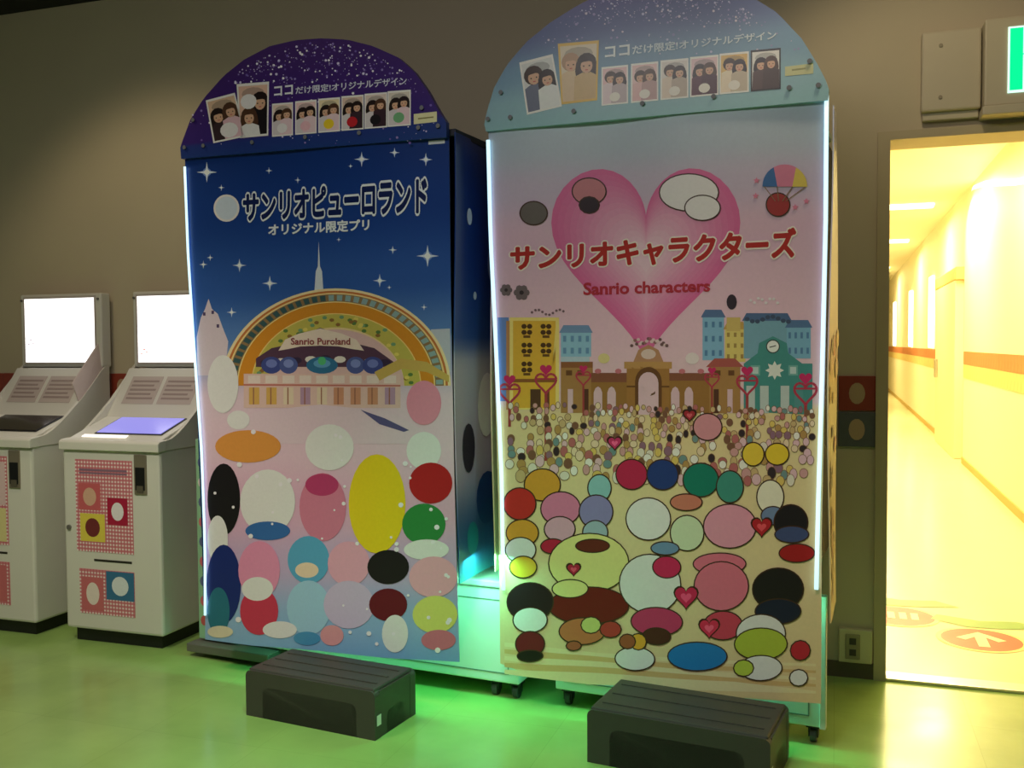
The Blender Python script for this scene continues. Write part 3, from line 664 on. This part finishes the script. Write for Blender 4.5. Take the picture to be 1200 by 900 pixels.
# small plain patches of the distant crowd
crowd = []
pal = [(236, 226, 210), (214, 160, 160), (130, 90, 70), (230, 200, 110), (120, 150, 150), (190, 110, 110), (60, 48, 52), (240, 214, 180), (210, 180, 130), (150, 110, 130), (232, 190, 200), (246, 240, 232), (190, 150, 90)]
rows = 12
for j in range(rows):
    y = 478+7.4*j; r = 2.8+.24*j
    x = 596+random.random()*5
    while x < 952:
        if random.random() < .74: crowd.append((x, y+random.uniform(-2.5, 2.5)+.02*(x-770), r*random.uniform(.7, 1.05), r*random.uniform(.9, 1.35), random.choice(pal), (140, 104, 76), j))
        x += r*random.uniform(1.8, 2.9)
blobs(BR_, bR, crowd, 'small_patch_print', .7, .0052, False, 3e-6)
OUT = (66, 40, 30)
itemsR = [(626, 250, 15, 13, (108, 100, 96)), (690, 224, 19, 15, (206, 130, 140)), (690, 240, 11, 9, (50, 36, 44)), (808, 226, 34, 21, W_), (824, 244, 20, 14, W_), (912, 240, 13, 13, (168, 56, 54)),
          (636, 568, 20, 18, (226, 160, 60)), (740, 556, 18, 17, (196, 46, 84)), (777, 556, 18, 17, (44, 66, 130)), (822, 562, 20, 19, (30, 130, 110)), (856, 570, 15, 18, (70, 150, 136)), (883, 532, 12, 13, (240, 206, 70)), (911, 532, 13, 12, (240, 206, 60)),
          (830, 500, 16, 15, (220, 150, 160)), (702, 572, 13, 15, (150, 200, 206)), (610, 590, 18, 18, (206, 52, 48)), (903, 582, 15, 19, (244, 236, 214)), (906, 604, 13, 10, (120, 140, 180)), (657, 596, 22, 19, (228, 130, 170)), (656, 620, 17, 14, (230, 170, 196)), (698, 600, 19, 19, (150, 140, 196)), (697, 624, 14, 13, (170, 190, 206)),
          (760, 608, 26, 24, (244, 236, 238)), (805, 588, 18, 9, (214, 130, 110)), (806, 624, 19, 20, (220, 230, 196)), (856, 616, 30, 25, (238, 160, 186)), (927, 612, 19, 20, (36, 30, 36)), (928, 626, 19, 9, (72, 84, 130)), (934, 648, 20, 10, (176, 34, 40)),
          (613, 624, 18, 15, (232, 160, 60)), (611, 644, 17, 14, W_), (614, 664, 15, 12, (240, 180, 60)), (648, 640, 13, 8, (196, 40, 70)), (780, 642, 16, 7, (120, 150, 190)),
          (690, 660, 46, 34, (240, 228, 150)), (694, 640, 19, 7, (110, 44, 36)), (690, 710, 46, 21, (120, 30, 30)), (668, 690, 20, 10, (240, 228, 150)),
          (622, 705, 26, 22, (44, 26, 34)), (622, 726, 19, 14, W_), (622, 754, 16, 14, (120, 28, 40)), (622, 768, 14, 6, (30, 22, 26)),
          (762, 684, 36, 34, W_), (782, 664, 16, 12, (214, 44, 96)), (770, 728, 30, 16, (206, 60, 110)), (770, 745, 16, 9, (84, 40, 34)),
          (844, 660, 30, 12, (232, 120, 146)), (846, 686, 31, 28, (232, 120, 146)), (848, 732, 22, 16, (214, 70, 96)),
          (912, 690, 29, 24, (34, 28, 32)), (912, 716, 26, 14, (30, 34, 60)),
          (892, 742, 28, 22, W_), (892, 754, 30, 18, (186, 200, 70)), (892, 782, 24, 14, W_), (872, 782, 11, 9, (196, 214, 80)),
          (818, 768, 34, 16, (40, 130, 206)), (744, 772, 23, 13, W_), (748, 752, 9, 9, (240, 170, 60)), (735, 752, 9, 8, (170, 90, 60)), (682, 740, 26, 15, (206, 120, 80)), (692, 733, 11, 9, (214, 214, 130)), (672, 757, 8, 5, (180, 96, 70)), (938, 762, 11, 11, (196, 40, 60)), (936, 794, 10, 9, W_), (715, 738, 12, 9, (190, 64, 60))]
blobs(BR_, bR, itemsR, 'colour_patch_print', 1.5, .0092)
a = Art(BR_.fr, .0142, 1e-5)
for x, y, w, c in ((805, 700, 26, (214, 40, 90)), (893, 618, 22, (190, 40, 50)), (832, 736, 22, (226, 50, 90)), (720, 520, 15, (206, 60, 110)), (809, 487, 13, (170, 50, 60)), (672, 668, 14, (190, 40, 70))):
    a.add(heart(x, y, w+4, w+3, 24), OUT); a.add(heart(x, y, w, w-1, 24), c); a.add(heart(x, y, w*.5, w*.45, 20), tuple(min(255, v+50) for v in c)); a.build('small_heart_print', PRINT, bR)
# parachute canopy
for i, c in enumerate(((60, 110, 170), (220, 130, 160), (226, 200, 90))):
    t0, t1 = math.pi*(1-i/3), math.pi*(1-(i+1)/3)
    arc = [(920+26*math.cos(t0+(t1-t0)*k/6), 218-25*math.sin(t0+(t1-t0)*k/6)) for k in range(7)]
    a.add(arc+[(920+26-52*(2-i)/3, 219), (920+26-52*(3-i)/3, 219)], c)
for x in (896, 911, 929, 944): a.line((x, 219), (915+(x-920)*.25, 236), 1, (140, 110, 80))
for x, y in ((887, 212), (886, 230), (945, 236), (932, 243)): a.add(star(x, y, 4, 5, .45), (226, 130, 160))
a.build('parachute_print', PRINT, bR)
# flowers and ribbon
a = Art(BR_.fr, .0055, 3e-6)
for x, y, r in ((612, 343, 9), (594, 340, 7)):
    for k in range(6): a.add(ell(x+r*.6*math.cos(k*1.047), y+r*.6*math.sin(k*1.047), r*.45, r*.45, 8), (120, 104, 108))
    a.add(ell(x, y, r*.3, r*.3, 8), (60, 50, 54)); a.build('flower_print', PRINT, bR)
for i in range(10): a.add(ell(624+4*i, 366-3*math.sin(i), 1.6, 1.6, 6), (130, 100, 110))
for i in range(8): a.add(ell(880+4.5*i, 352+3*math.sin(i*2), 2, 1.8, 6), (236, 226, 230))
a.add(ell(858, 354, 6, 9, 14), (60, 50, 60)); a.add(ell(707, 420, 7, 6, 12), (230, 214, 150)); a.add(ell(812, 420, 8, 7, 12), (236, 220, 220))
for i in range(22):
    x = 745+30*math.cos(i*.285); a.add(ell(740+2*i, 403-4*math.sin(i*.15)+random.uniform(-3, 3), 2.2, 2, 6), random.choice(((120, 90, 90), (230, 200, 200), (160, 110, 110))))
a.build('garland_print', PRINT, bR, 'stuff')
a = Art(BR_.fr, .0004)
for i in range(5):
    y0 = 770+8*i; a.add([(592, y0-18), (700+40*i, y0-4), (956, y0+8), (956, y0+11), (690, y0+1), (592, y0-13)], (226, 186, 128) if i % 2 else (246, 226, 180))
a.build('ground_print', PRINT, bR)
qd = [(600, 289), (932, 268), (932, 302), (600, 317)]
_, ref = lettering('lettering', 'サンリオキャラクターズ', qd, BR_.fr, (250, 236, 226), bR, 0, .0068, grow=.10)
lettering('lettering', 'サンリオキャラクターズ', qd, BR_.fr, (186, 46, 40), bR, 0, .0074, ref=ref, grow=.045)
lettering('lettering', 'Sanrio characters', [(683, 331), (833, 328), (833, 342), (683, 346)], BR_.fr, (186, 52, 66), bR, .03, .0068)
# header
outR = [(572, 155), (570, 147), (573, 132), (582, 103), (597, 77), (619, 51), (648, 27.5), (681, 7), (705, -4), (745, -16), (790, -20), (830, -15), (860, -9), (888, 2), (912, 17), (941, 48), (960, 79), (969, 97), (972, 106), (971, 119)]
outR = outR[:1]+resample(outR[1:-1], 48)+outR[-1:]
hR = make_header(BR_, outR, lambda t: ramp([(0, (150, 196, 204)), (.2, (150, 190, 204)), (.45, (124, 160, 190)), (.75, (96, 108, 158)), (1, (110, 104, 160))], t), BR_.root); hR['label'] = 'pale blue arched header board'
def regR():
    while True:
        x = 590+370*random.random(); y = -15+80*random.random()**1.4
        if y > -16+((x-780)/190)**2*100+3 and (y < 30 or random.random() < .2): return x, y, .6+random.random()**3*1.3
speckle(BR_, hR, 'star_speckle_print', regR, 420, [(200, 200, 230), (150, 150, 196), (226, 214, 230), (170, 160, 206)])
lettering('lettering', 'ココ', [(711, 57), (740, 53.5), (740, 66.5), (711, 70)], BR_.hd, (240, 244, 248), hR, .03, .0045)
lettering('lettering', 'だけ限定!オリジナルデザイン', [(743, 55), (911, 37.5), (911, 48), (743, 66)], BR_.hd, (226, 236, 244), hR, .02, .0045)
photo_card(BR_, hR, [(611, 75), (650, 65), (661, 126), (620, 136)], (226, 226, 226), [(.35, .32, .15, LT, (110, 116, 140)), (.72, .42, .13, BK, (236, 236, 236))])
photo_card(BR_, hR, [(656, 53), (704, 49), (702, 119), (660, 124)], (232, 214, 190), [(.3, .34, .13, ((190, 150, 120), 0), (226, 196, 160)), (.7, .38, .14, BK, (214, 180, 130))], frame=(232, 190, 96))
specs = [((240, 200, 204), (236, 214, 220)), ((244, 206, 206), (236, 190, 190)), ((236, 226, 220), (236, 214, 196)), ((240, 204, 210), (90, 40, 60)), ((232, 190, 110), (246, 226, 200)), ((236, 232, 228), (90, 66, 60))]
for i, (bg, cl) in enumerate(specs):
    x0 = 707+34.4*i+.0*i; y0 = 80.5-3.9*i; w = 31+.8*i; h = 45+.6*i
    if i == 5: x0 += 2
    photo_card(BR_, hR, [(x0, y0), (x0+w, y0-3), (x0+w, y0-3+h), (x0, y0+h)], bg, [(.34, .36 if i % 2 else .3, .13, BK if i in (3, 5) else LT, cl), (.68, .34, .13, BR if i % 2 else BK, tuple(int(v*.85) for v in cl))], [(.5, .8, .2, .12, (244, 236, 226))] if i != 5 else None, (250, 246, 240) if i != 5 else (40, 34, 34))
a = Art(BR_.hd, .0018); a.add([(921, 80), (954, 76), (954, 88), (921, 91)], (206, 206, 150)); a.line((929, 84), (945, 82), 2, (150, 150, 90)); a.build('price_label', CARD, hR)
screws(BR_, hR, [(575, 141), (601, 139), (675, 132), (755, 123), (838, 115), (926, 105), (960, 102), (590, 110), (950, 74)])
# side curtain, roof, back unit
def colR(y, z): return ramp([(.4, (226, 200, 150)), (1.2, (224, 204, 160)), (1.35, (226, 196, 200)), (2.1, (200, 196, 210))], z)
sR = side_sheet(BR_, .525, .0, .28, .44, 2.05, colR, 'side_banner', BR_.root, y1top=.10)
a = Art(lambda p, l: (.525+.006*math.sin(9*p[0]+4*p[1])+.0015+l, p[0], p[1]))
for i in range(40):
    y, z = .03+.15*random.random(), .5+.9*random.random()
    a.add(ell(y, z, .03*random.uniform(.5, 1), .03*random.uniform(.6, 1.1), 10), random.choice(((120, 60, 50), (50, 40, 40), (230, 214, 190), (190, 100, 110), (200, 160, 90))))
a.build('small_patch_print', PRINT, sR, 'stuff')
side_sheet(BR_, -.635, .0, .42, .50, 2.05, colR, 'side_banner', BR_.root)
box('roof_panel', -.62, .47, .012, .55, 2.045, 2.07, mat('booth_roof_pale', (150, 170, 176), .6), BR_.root, .003)
box('back_unit', -.60, .46, .12, .68, .55, 2.045, mat('booth_inner_dark', (40, 42, 46), .6), BR_.root, .01)
cR = cabinet(BR_, -.44, .495, .10, .22, .062, .40, BR_.root)
box('rear_cabinet', -.42, .36, .222, .66, .062, .549, WHITE, BR_.root, .006)
box('side_post', .488, .508, .088, .12, .062, .50, WHITE, BR_.root, .003)
for x, y in ((-.40, .14), (.05, .14), (.465, .14), (-.38, .62), (.32, .62)): caster(BR_.root, x, y)
light_strip(BR_, [(574, 165), (577, 280), (584, 420), (590, 560), (592, 690)], BR_.root, .0075)
light_strip(BR_, [(969, 112), (968, 260), (964, 430), (959, 600), (957, 690)], BR_.root, .0065)
lamp('booth_lamp', 'AREA', (.0, .05, .52), 3.2, (.16, 1, .55), None, .9, .06, parent=BR_.root)

# ------------------------------------------------------------------ step stools
def stool(p, rz, w, d, h, label):
    t = empty('step_stool', p, rz, label, 'stool', 'charcoal step stools'); r = .028
    # arched side view: a deck with two end legs, front and rear openings
    bm = bmesh.new(); lw = .075; th = .052
    n = 5
    def arc(cx, cz, r, a0, a1): return [(cx+r*math.cos(R(a0+(a1-a0)*i/n)), cz+r*math.sin(R(a0+(a1-a0)*i/n))) for i in range(n+1)]
    prof = [(-w/2, 0)]+arc(-w/2+.02, h-.02, .02, 180, 90)+arc(w/2-.02, h-.02, .02, 90, 0)+[(w/2, 0), (w/2-lw, 0)]+arc(w/2-lw-.03, h-th-.03, .03, 0, 90)+arc(-w/2+lw+.03, h-th-.03, .03, 90, 180)+[(-w/2+lw, 0)]
    for y0, y1 in ((-d/2, -d/2+.035), (d/2-.035, d/2)):
        A = [bm.verts.new((x, y0, z)) for x, z in prof]; B = [bm.verts.new((x, y1, z)) for x, z in prof]
        fa = bm.faces.new(A); fb = bm.faces.new(B[::-1]); k = len(prof)
        for i in range(k): bm.faces.new((A[i], A[(i+1) % k], B[(i+1) % k], B[i]))
        bmesh.ops.triangulate(bm, faces=[fa, fb])
    finish('frame', bm, STOOL, t)
    for s in (-1, 1):     # end walls with an arched cut-out
        pr = [(-d/2+.03, 0)]+[(-d/2+.03, h-.006), (d/2-.03, h-.006), (d/2-.03, 0), (d/2-.075, 0)]+[(p_[0], p_[1]) for p_ in arc(d/2-.075-.03, h-.085-.03, .03, 0, 90)]+arc(-d/2+.075+.03, h-.085-.03, .03, 90, 180)+[(-d/2+.075, 0)]
        x0, x1 = (w/2-.03, w/2-.001) if s > 0 else (-w/2+.001, -w/2+.03)
        bm = bmesh.new(); A = [bm.verts.new((x0, y, z)) for y, z in pr]; B = [bm.verts.new((x1, y, z)) for y, z in pr]
        fa = bm.faces.new(A); fb = bm.faces.new(B[::-1]); k = len(pr)
        for i in range(k): bm.faces.new((A[i], A[(i+1) % k], B[(i+1) % k], B[i]))
        bmesh.ops.triangulate(bm, faces=[fa, fb]); finish('end_leg', bm, STOOL, t)
    dk = box('deck', -w/2+.008, w/2-.008, -d/2+.008, d/2-.008, h-.014, h+.006, STOOL, t, .006)
    for i in range(3): box('ridge', -w/2+.03, w/2-.03, -d/2+.06+i*(d-.12)/2-.004, -d/2+.06+i*(d-.12)/2+.004, h+.005, h+.009, STOOL, dk, .001)
    box('corner_sticker', w/2-.0005, w/2+.0012, -d/2+.012, -d/2+.036, .045, .08, WHITE, t)
    return t
s1 = BL.o+BL.U*.118+BL.V*-.155
stool((s1.x, s1.y, 0), ANG-R(1.5), .55, .26, .165, 'charcoal step stool under the night-sky banner of the purple-topped booth')
s2 = BR_.o+BR_.U*.118+BR_.V*-.165
stool((s2.x, s2.y, 0), ANG-R(2.), .57, .30, .170, 'charcoal step stool under the pink heart banner, cut by the photo bottom')

# ------------------------------------------------------------------ sticker kiosks
SCREEN_ON = mat('kiosk_screen_white', (255, 255, 255), .3, emit=(255, 252, 250), estr=1.9)
SCREEN_TOUCH = mat('kiosk_touch_lavender', (120, 120, 200), .2, emit=(150, 146, 236), estr=.75)
SCREEN_OFF = mat('kiosk_touch_dark', (34, 30, 30), .12)
PINKB = mat('pale_pink_board', (214, 196, 190), .5, noise=.05)
def kiosk(x, label, lit):
    t = empty('sticker_kiosk', (x, 3.445, 0), 0, label, 'kiosk', 'white sticker kiosks'); hw = .2625; D = .50
    body = prism('body', [(0, .06), (D, .06), (D, 1.12), (.42, 1.10), (.24, .955), (.0, .865)], 'x', -hw, hw, KIOSK, t, .012)
    box('plinth', -hw+.03, hw-.03, .03, D-.02, 0, .065, DARK, t)
    # console lip
    prism('console_lip', [(-.016, .868), (-.016, .905), (-.004, .914), (.04, .918), (.04, .868)], 'x', -hw-.006, hw+.006, KIOSK, t, .004)
    # side cheeks with the curved top edge
    for s in (-1, 1):
        pr = [(.02, .87), (.02, .915), (.08, .918), (.13, .94), (.18, .975), (.24, 1.02), (.31, 1.075), (.38, 1.14), (.44, 1.20), (.49, 1.245), (.505, 1.25), (.505, .87)]
        xa, xb = (hw-.012, hw+.004) if s > 0 else (-hw-.004, -hw+.012)
        prism('side_cheek', pr, 'x', xa, xb, KIOSK, t, .003)
    # console, info board
    def slope(name, y0, z0, y1, z1, x0, x1, th, m, lift=0, par=t, bev=.003):
        d = Vector((0, y1-y0, z1-z0)); n = Vector((0, -(z1-z0), (y1-y0))).normalized()
        bm = bmesh.new(); c = [Vector((x, y0, z0)) if k == 0 else Vector((x, y1, z1)) for k in (0, 1) for x in ((x0, x1) if k == 0 else (x1, x0))]
        A = [bm.verts.new(p+n*lift) for p in c]; B = [bm.verts.new(p+n*(lift+th)) for p in c]
        bm.faces.new(A[::-1]); bm.faces.new(B)
        for i in range(4): bm.faces.new((A[i], A[(i+1) % 4], B[(i+1) % 4], B[i]))
        return finish(name, bm, m, par, bev)
    slope('console', .03, .905, .27, .985, -hw+.012, hw-.012, .012, KIOSK)
    sb = slope('touch_bezel', .075, .934, .255, .994, -.15, .215, .003, DARK, .0, t, .001)
    slope('touch_screen', .082, .9375, .248, .993, -.142, .207, .003, SCREEN_TOUCH if lit else SCREEN_OFF, .001, sb, .0008)
    if lit: slope('lit_button', .04, .921, .062, .929, -.19, .05, .003, mat('lit_button', (250, 244, 236), .3, emit=(255, 246, 240), estr=1.0), .001, t, .001)
    bd = slope('info_board', .275, .985, .44, 1.215, -hw+.012, hw-.012, .012, KIOSK)
    for (x0, x1) in ((-.20, -.02), (.0, .19)):
        sh = slope('print_sheet', .32, 1.048, .41, 1.174, x0, x1, .001, mat('info_sheet', (196, 182, 174), .5), .0125, bd, 0)
        for k in range(5): slope('text_line', .335+.014*k, 1.069+.0196*k, .341+.014*k, 1.0774+.0196*k, x0+.015, x1-.015-.02*(k % 2), .0006, mat('faint_ink', (160, 142, 136), .6), .0138, sh, 0)
    for (xx, yy, zz) in ((-hw+.03, .31, 1.034), (-hw+.03, .42, 1.187)): pass
    # raised side shield
    bm = bmesh.new(); A = [(hw+.004, .30, 1.05), (hw+.004, .52, 1.235), (hw-.016, .485, 1.375), (hw-.016, .275, 1.15)]
    va = [bm.verts.new(p) for p in A]; vb = [bm.verts.new((p[0]-.008, p[1], p[2])) for p in A]
    bm.faces.new(va); bm.faces.new(vb[::-1])
    for i in range(4): bm.faces.new((va[i], va[(i+1) % 4], vb[(i+1) % 4], vb[i]))
    sh = finish('side_shield', bm, PINKB, t, .002)
    # monitor on a rear post
    mo = box('monitor', -hw+.02, hw+.005, .455, .52, 1.225, 1.595, KIOSK, t, .008)
    box('screen', -hw+.05, hw-.035, .4525, .456, 1.25, 1.572, SCREEN_ON, mo)
    bm = bmesh.new(); bbox(bm, -hw+.042, hw-.027, .450, .456, 1.572, 1.582); bbox(bm, -hw+.042, hw-.027, .450, .456, 1.24, 1.25); bbox(bm, -hw+.042, -hw+.05, .450, .456, 1.25, 1.572); bbox(bm, hw-.035, hw-.027, .450, .456, 1.25, 1.572)
    finish('bezel', bm, mat('bezel_plastic', (196, 186, 180), .35), mo)
    for dx, dz in ((-.20, 1.34), (-.185, 1.36), (-.17, 1.345)): box('screen_mark', dx-(.0 if lit else 0), dx+.016, .4518, .4524, dz-(.05 if lit else 0), dz+.006-(.05 if lit else 0), mat('screen_mark_'+('red' if lit else 'grey'), (226, 150, 140) if lit else (190, 176, 190), .4, emit=(226, 150, 140) if lit else (190, 176, 190), estr=.8), mo)
    for xx in (-hw+.03, hw-.012): 
        bm = bmesh.new(); cyl(bm, (xx, .452, 1.565), (0, 1, 0), .006, .008, 10); finish('bolt', bm, GREY, mo)
    # front door details (x, z measured on the front)
    fx = lambda v: v+3.03
    def poster(x0, x1, z0, z1, squares, lines):
        p = box('poster', x0, x1, -.0015, .002, z0, z1, mat('gingham_base', (206, 112, 122), .5), t)
        a = Art(lambda q, l: (q[0], -.0012-l, q[1])); st = .0165
        k = 0; xx = x0
        while xx < x1-st*.5:
            a.add(rect(xx, z0, min(xx+st*.5, x1), z1), (216, 134, 142), lift=4e-4); xx += st
        zz = z0
        while zz < z1-st*.5:
            a.add(rect(x0, zz, x1, zz+st*.45), (216, 134, 142), lift=5e-4); 
            xx = x0
            while xx < x1-st*.5: a.add(rect(xx, zz, min(xx+st*.5, x1), zz+st*.45), (246, 230, 228), lift=6e-4); xx += st
            zz += st
        a.z = 8e-4
        for (c0, c1, d0, d1, c, e) in squares:
            a.add(rect(c0, d0, c1, d1), c)
            if e: a.add(ell((c0+c1)/2, (d0+d1)/2, (c1-c0)*.3, (d1-d0)*.34, 18), e)
        for (c0, c1, d0, d1) in lines: a.add(rect(c0, d0, c1, d1), (140, 110, 130))
        a.build('poster_print', PRINT, p)
    poster(fx(-3.222), fx(-2.913), .414, .826, [(fx(-3.205), fx(-3.085), .60, .72, (206, 100, 104), (220, 176, 150)), (fx(-3.05), fx(-2.94), .54, .66, (176, 34, 66), W_), (fx(-3.20), fx(-3.065), .46, .585, (232, 212, 84), (120, 50, 50))] if lit else
           [(fx(-3.2), fx(-2.925), .60, .80, (226, 196, 196), (236, 228, 224)), (fx(-3.2), fx(-2.925), .43, .585, (226, 214, 150), (236, 226, 220))], [(fx(-3.2), fx(-2.94), .775, .785), (fx(-3.2), fx(-2.94), .762, .77)] if lit else [])
    poster(fx(-3.212), fx(-2.913), .134, .335, [(fx(-3.065), fx(-2.915), .205, .332, (60, 116, 156), (226, 232, 236)), (fx(-3.20), fx(-3.08), .15, .30, (206, 110, 116), (240, 224, 216))] if lit else [(fx(-3.2), fx(-2.93), .15, .32, (206, 110, 116), (214, 130, 134))], [])
    box('ejection_slot', fx(-3.13), fx(-2.925), -.001, .004, .372, .382, mat('slot_dark', (40, 38, 30), .6), t)
    cm = box('coin_unit', fx(-2.90), fx(-2.835), -.006, .004, .68, .855, mat('coin_plate', (150, 140, 120), .4, .5), t, .003)
    box('coin_slot', fx(-2.892), fx(-2.843), -.008, -.004, .70, .80, DARK, cm, .001); box('coin_return', fx(-2.885), fx(-2.85), -.009, -.006, .69, .72, mat('coin_inner', (90, 84, 70), .5), cm)
    bm = bmesh.new(); cyl(bm, (fx(-3.262), -.003, .518), (0, 1, 0), .011, .01, 16); finish('lock', bm, GREY, t)
    return t
kiosk(-3.03, 'white sticker kiosk with lit lavender touch screen, next to the booth', True)
kiosk(-3.73, 'white sticker kiosk with dark touch screen, cut by the left photo edge', False)

# ------------------------------------------------------------------ wall fittings
ex = empty('exit_sign', (.74, WY, 2.0), 0, 'green illuminated exit sign above the doorway, cut by the photo edge', 'sign')
HOUS = mat('exit_housing', (196, 186, 160), .5, noise=.03)
box('housing', -.238, .30, -.10, 0, .172, .485, HOUS, ex, .006)
box('lower_tray', -.245, .31, -.112, 0, .14, .172, HOUS, ex, .004)
EXG = mat('exit_green', (0, 190, 120), .3, emit=(0, 236, 150), estr=1.0); EXW = mat('exit_white', (230, 255, 245), .3, emit=(206, 255, 240), estr=1.0)
pn = box('sign_panel', -.163, .25, -.104, -.098, .213, .447, EXW, ex)
pic = bmesh.new()
bbox(pic, -.157, -.115, -.1055, -.104, .222, .441); finish('green_field', pic, EXG, pn)
box('green_field', .20, .244, -.1055, -.104, .222, .441, EXG, pn)
# white door opening with a running figure in green
bm = bmesh.new()
def poly(pts):
    vs_ = [bm.verts.new((x, -.1052, z)) for x, z in pts]; fs_ = bm.faces.new(vs_); bmesh.ops.triangulate(bm, faces=[fs_])
poly([(p[0], p[1]) for p in ell(.03, .405, .02, .02, 14)])
poly([(.01, .38), (.04, .375), (.06, .33), (.10, .33), (.10, .345), (.07, .348), (.05, .378), (.03, .31), (.07, .28), (.07, .235), (.05, .235), (.05, .27), (0, .30), (-.03, .25), (-.07, .25), (-.07, .265), (-.04, .268), (-.01, .32), (-.02, .35), (-.05, .33), (-.06, .34), (-.02, .375)])
poly([(-.115, .345), (-.06, .345), (-.06, .349), (-.115, .349)])
finish('running_figure', bm, EXG, pn)
cv = empty('wall_cover_box', (.39, WY, 2.15), 0, 'blank beige cover box on the wall beside the exit sign', 'cover box')
box('cover', -.095, .108, -.05, 0, .03, .325, HOUS, cv, .008); box('rim', -.09, .103, -.03, 0, .0, .032, HOUS, cv, .005)
for z in (.08, .27):
    bm = bmesh.new(); cyl(bm, (-.03, -.051, z), (0, 1, 0), .007, .006, 12); finish('screw', bm, mat('painted_screw', (150, 140, 116), .5), cv)
ou = empty('wall_outlet', (.075, WY, .13), 0, 'beige wall outlet box low beside the doorway', 'outlet')
box('cover', -.06, .065, -.03, 0, -.065, .068, mat('outlet_box', (206, 196, 160), .5), ou, .005)
pt = box('plate', -.035, .02, -.035, -.028, -.05, .05, mat('outlet_plate', (150, 140, 110), .4), ou, .003)
for z in (-.022, .022): box('socket', -.02, .005, -.0365, -.034, z-.013, z+.013, mat('socket_dark', (60, 54, 44), .5), pt, .001)

# corridor floor stickers
def sticker(cx, cy, r, label, arrow):
    t = empty('floor_sticker', (cx, cy, 0), 0, label, 'sticker', 'fruit-shaped floor stickers')
    a = Art(lambda p, l: (p[0], p[1], .0012+l)); a.add(ell(0, 0, r*1.12, r*1.12, 40), (246, 226, 150)); a.add(ell(0, 0, r, r, 40), (222, 70, 50)); a.build('red_disc', STICK, t)
    a = Art(lambda p, l: (p[0], p[1], .0012+l)); a.z = .0006
    a.add([(-r*.2, r*1.15), (-r*1.1, r*1.75), (-r*.9, r*2.3), (r*.2, r*1.9), (r*1.2, r*2.1), (r*1.8, r*1.5), (r*.7, r*1.2)], (120, 170, 90)); a.build('green_leaf', STICK, t)
    a = Art(lambda p, l: (p[0], p[1], .0012+l)); a.z = .0009
    if arrow: a.add([(0, r*.7), (-r*.62, r*.05), (-r*.4, -.12*r), (-r*.14, r*.22), (-r*.14, -r*.66), (r*.14, -r*.66), (r*.14, r*.22), (r*.4, -.12*r), (r*.62, r*.05)], (250, 226, 190))
    else:
        for i in range(4): a.add(rect(-r*.6+i*r*.32, -r*.3, -r*.6+i*r*.32+r*.2, r*.4), (250, 226, 190))
    a.build('arrow' if arrow else 'white_mark', STICK, t)
p = fl(1150, 750); sticker(p.x, p.y, .165, 'red round floor sticker with a white arrow beyond the doorway', True)
p = fl(1052, 722); sticker(p.x, p.y, .165, 'red round floor sticker half hidden by the left door jamb', False)
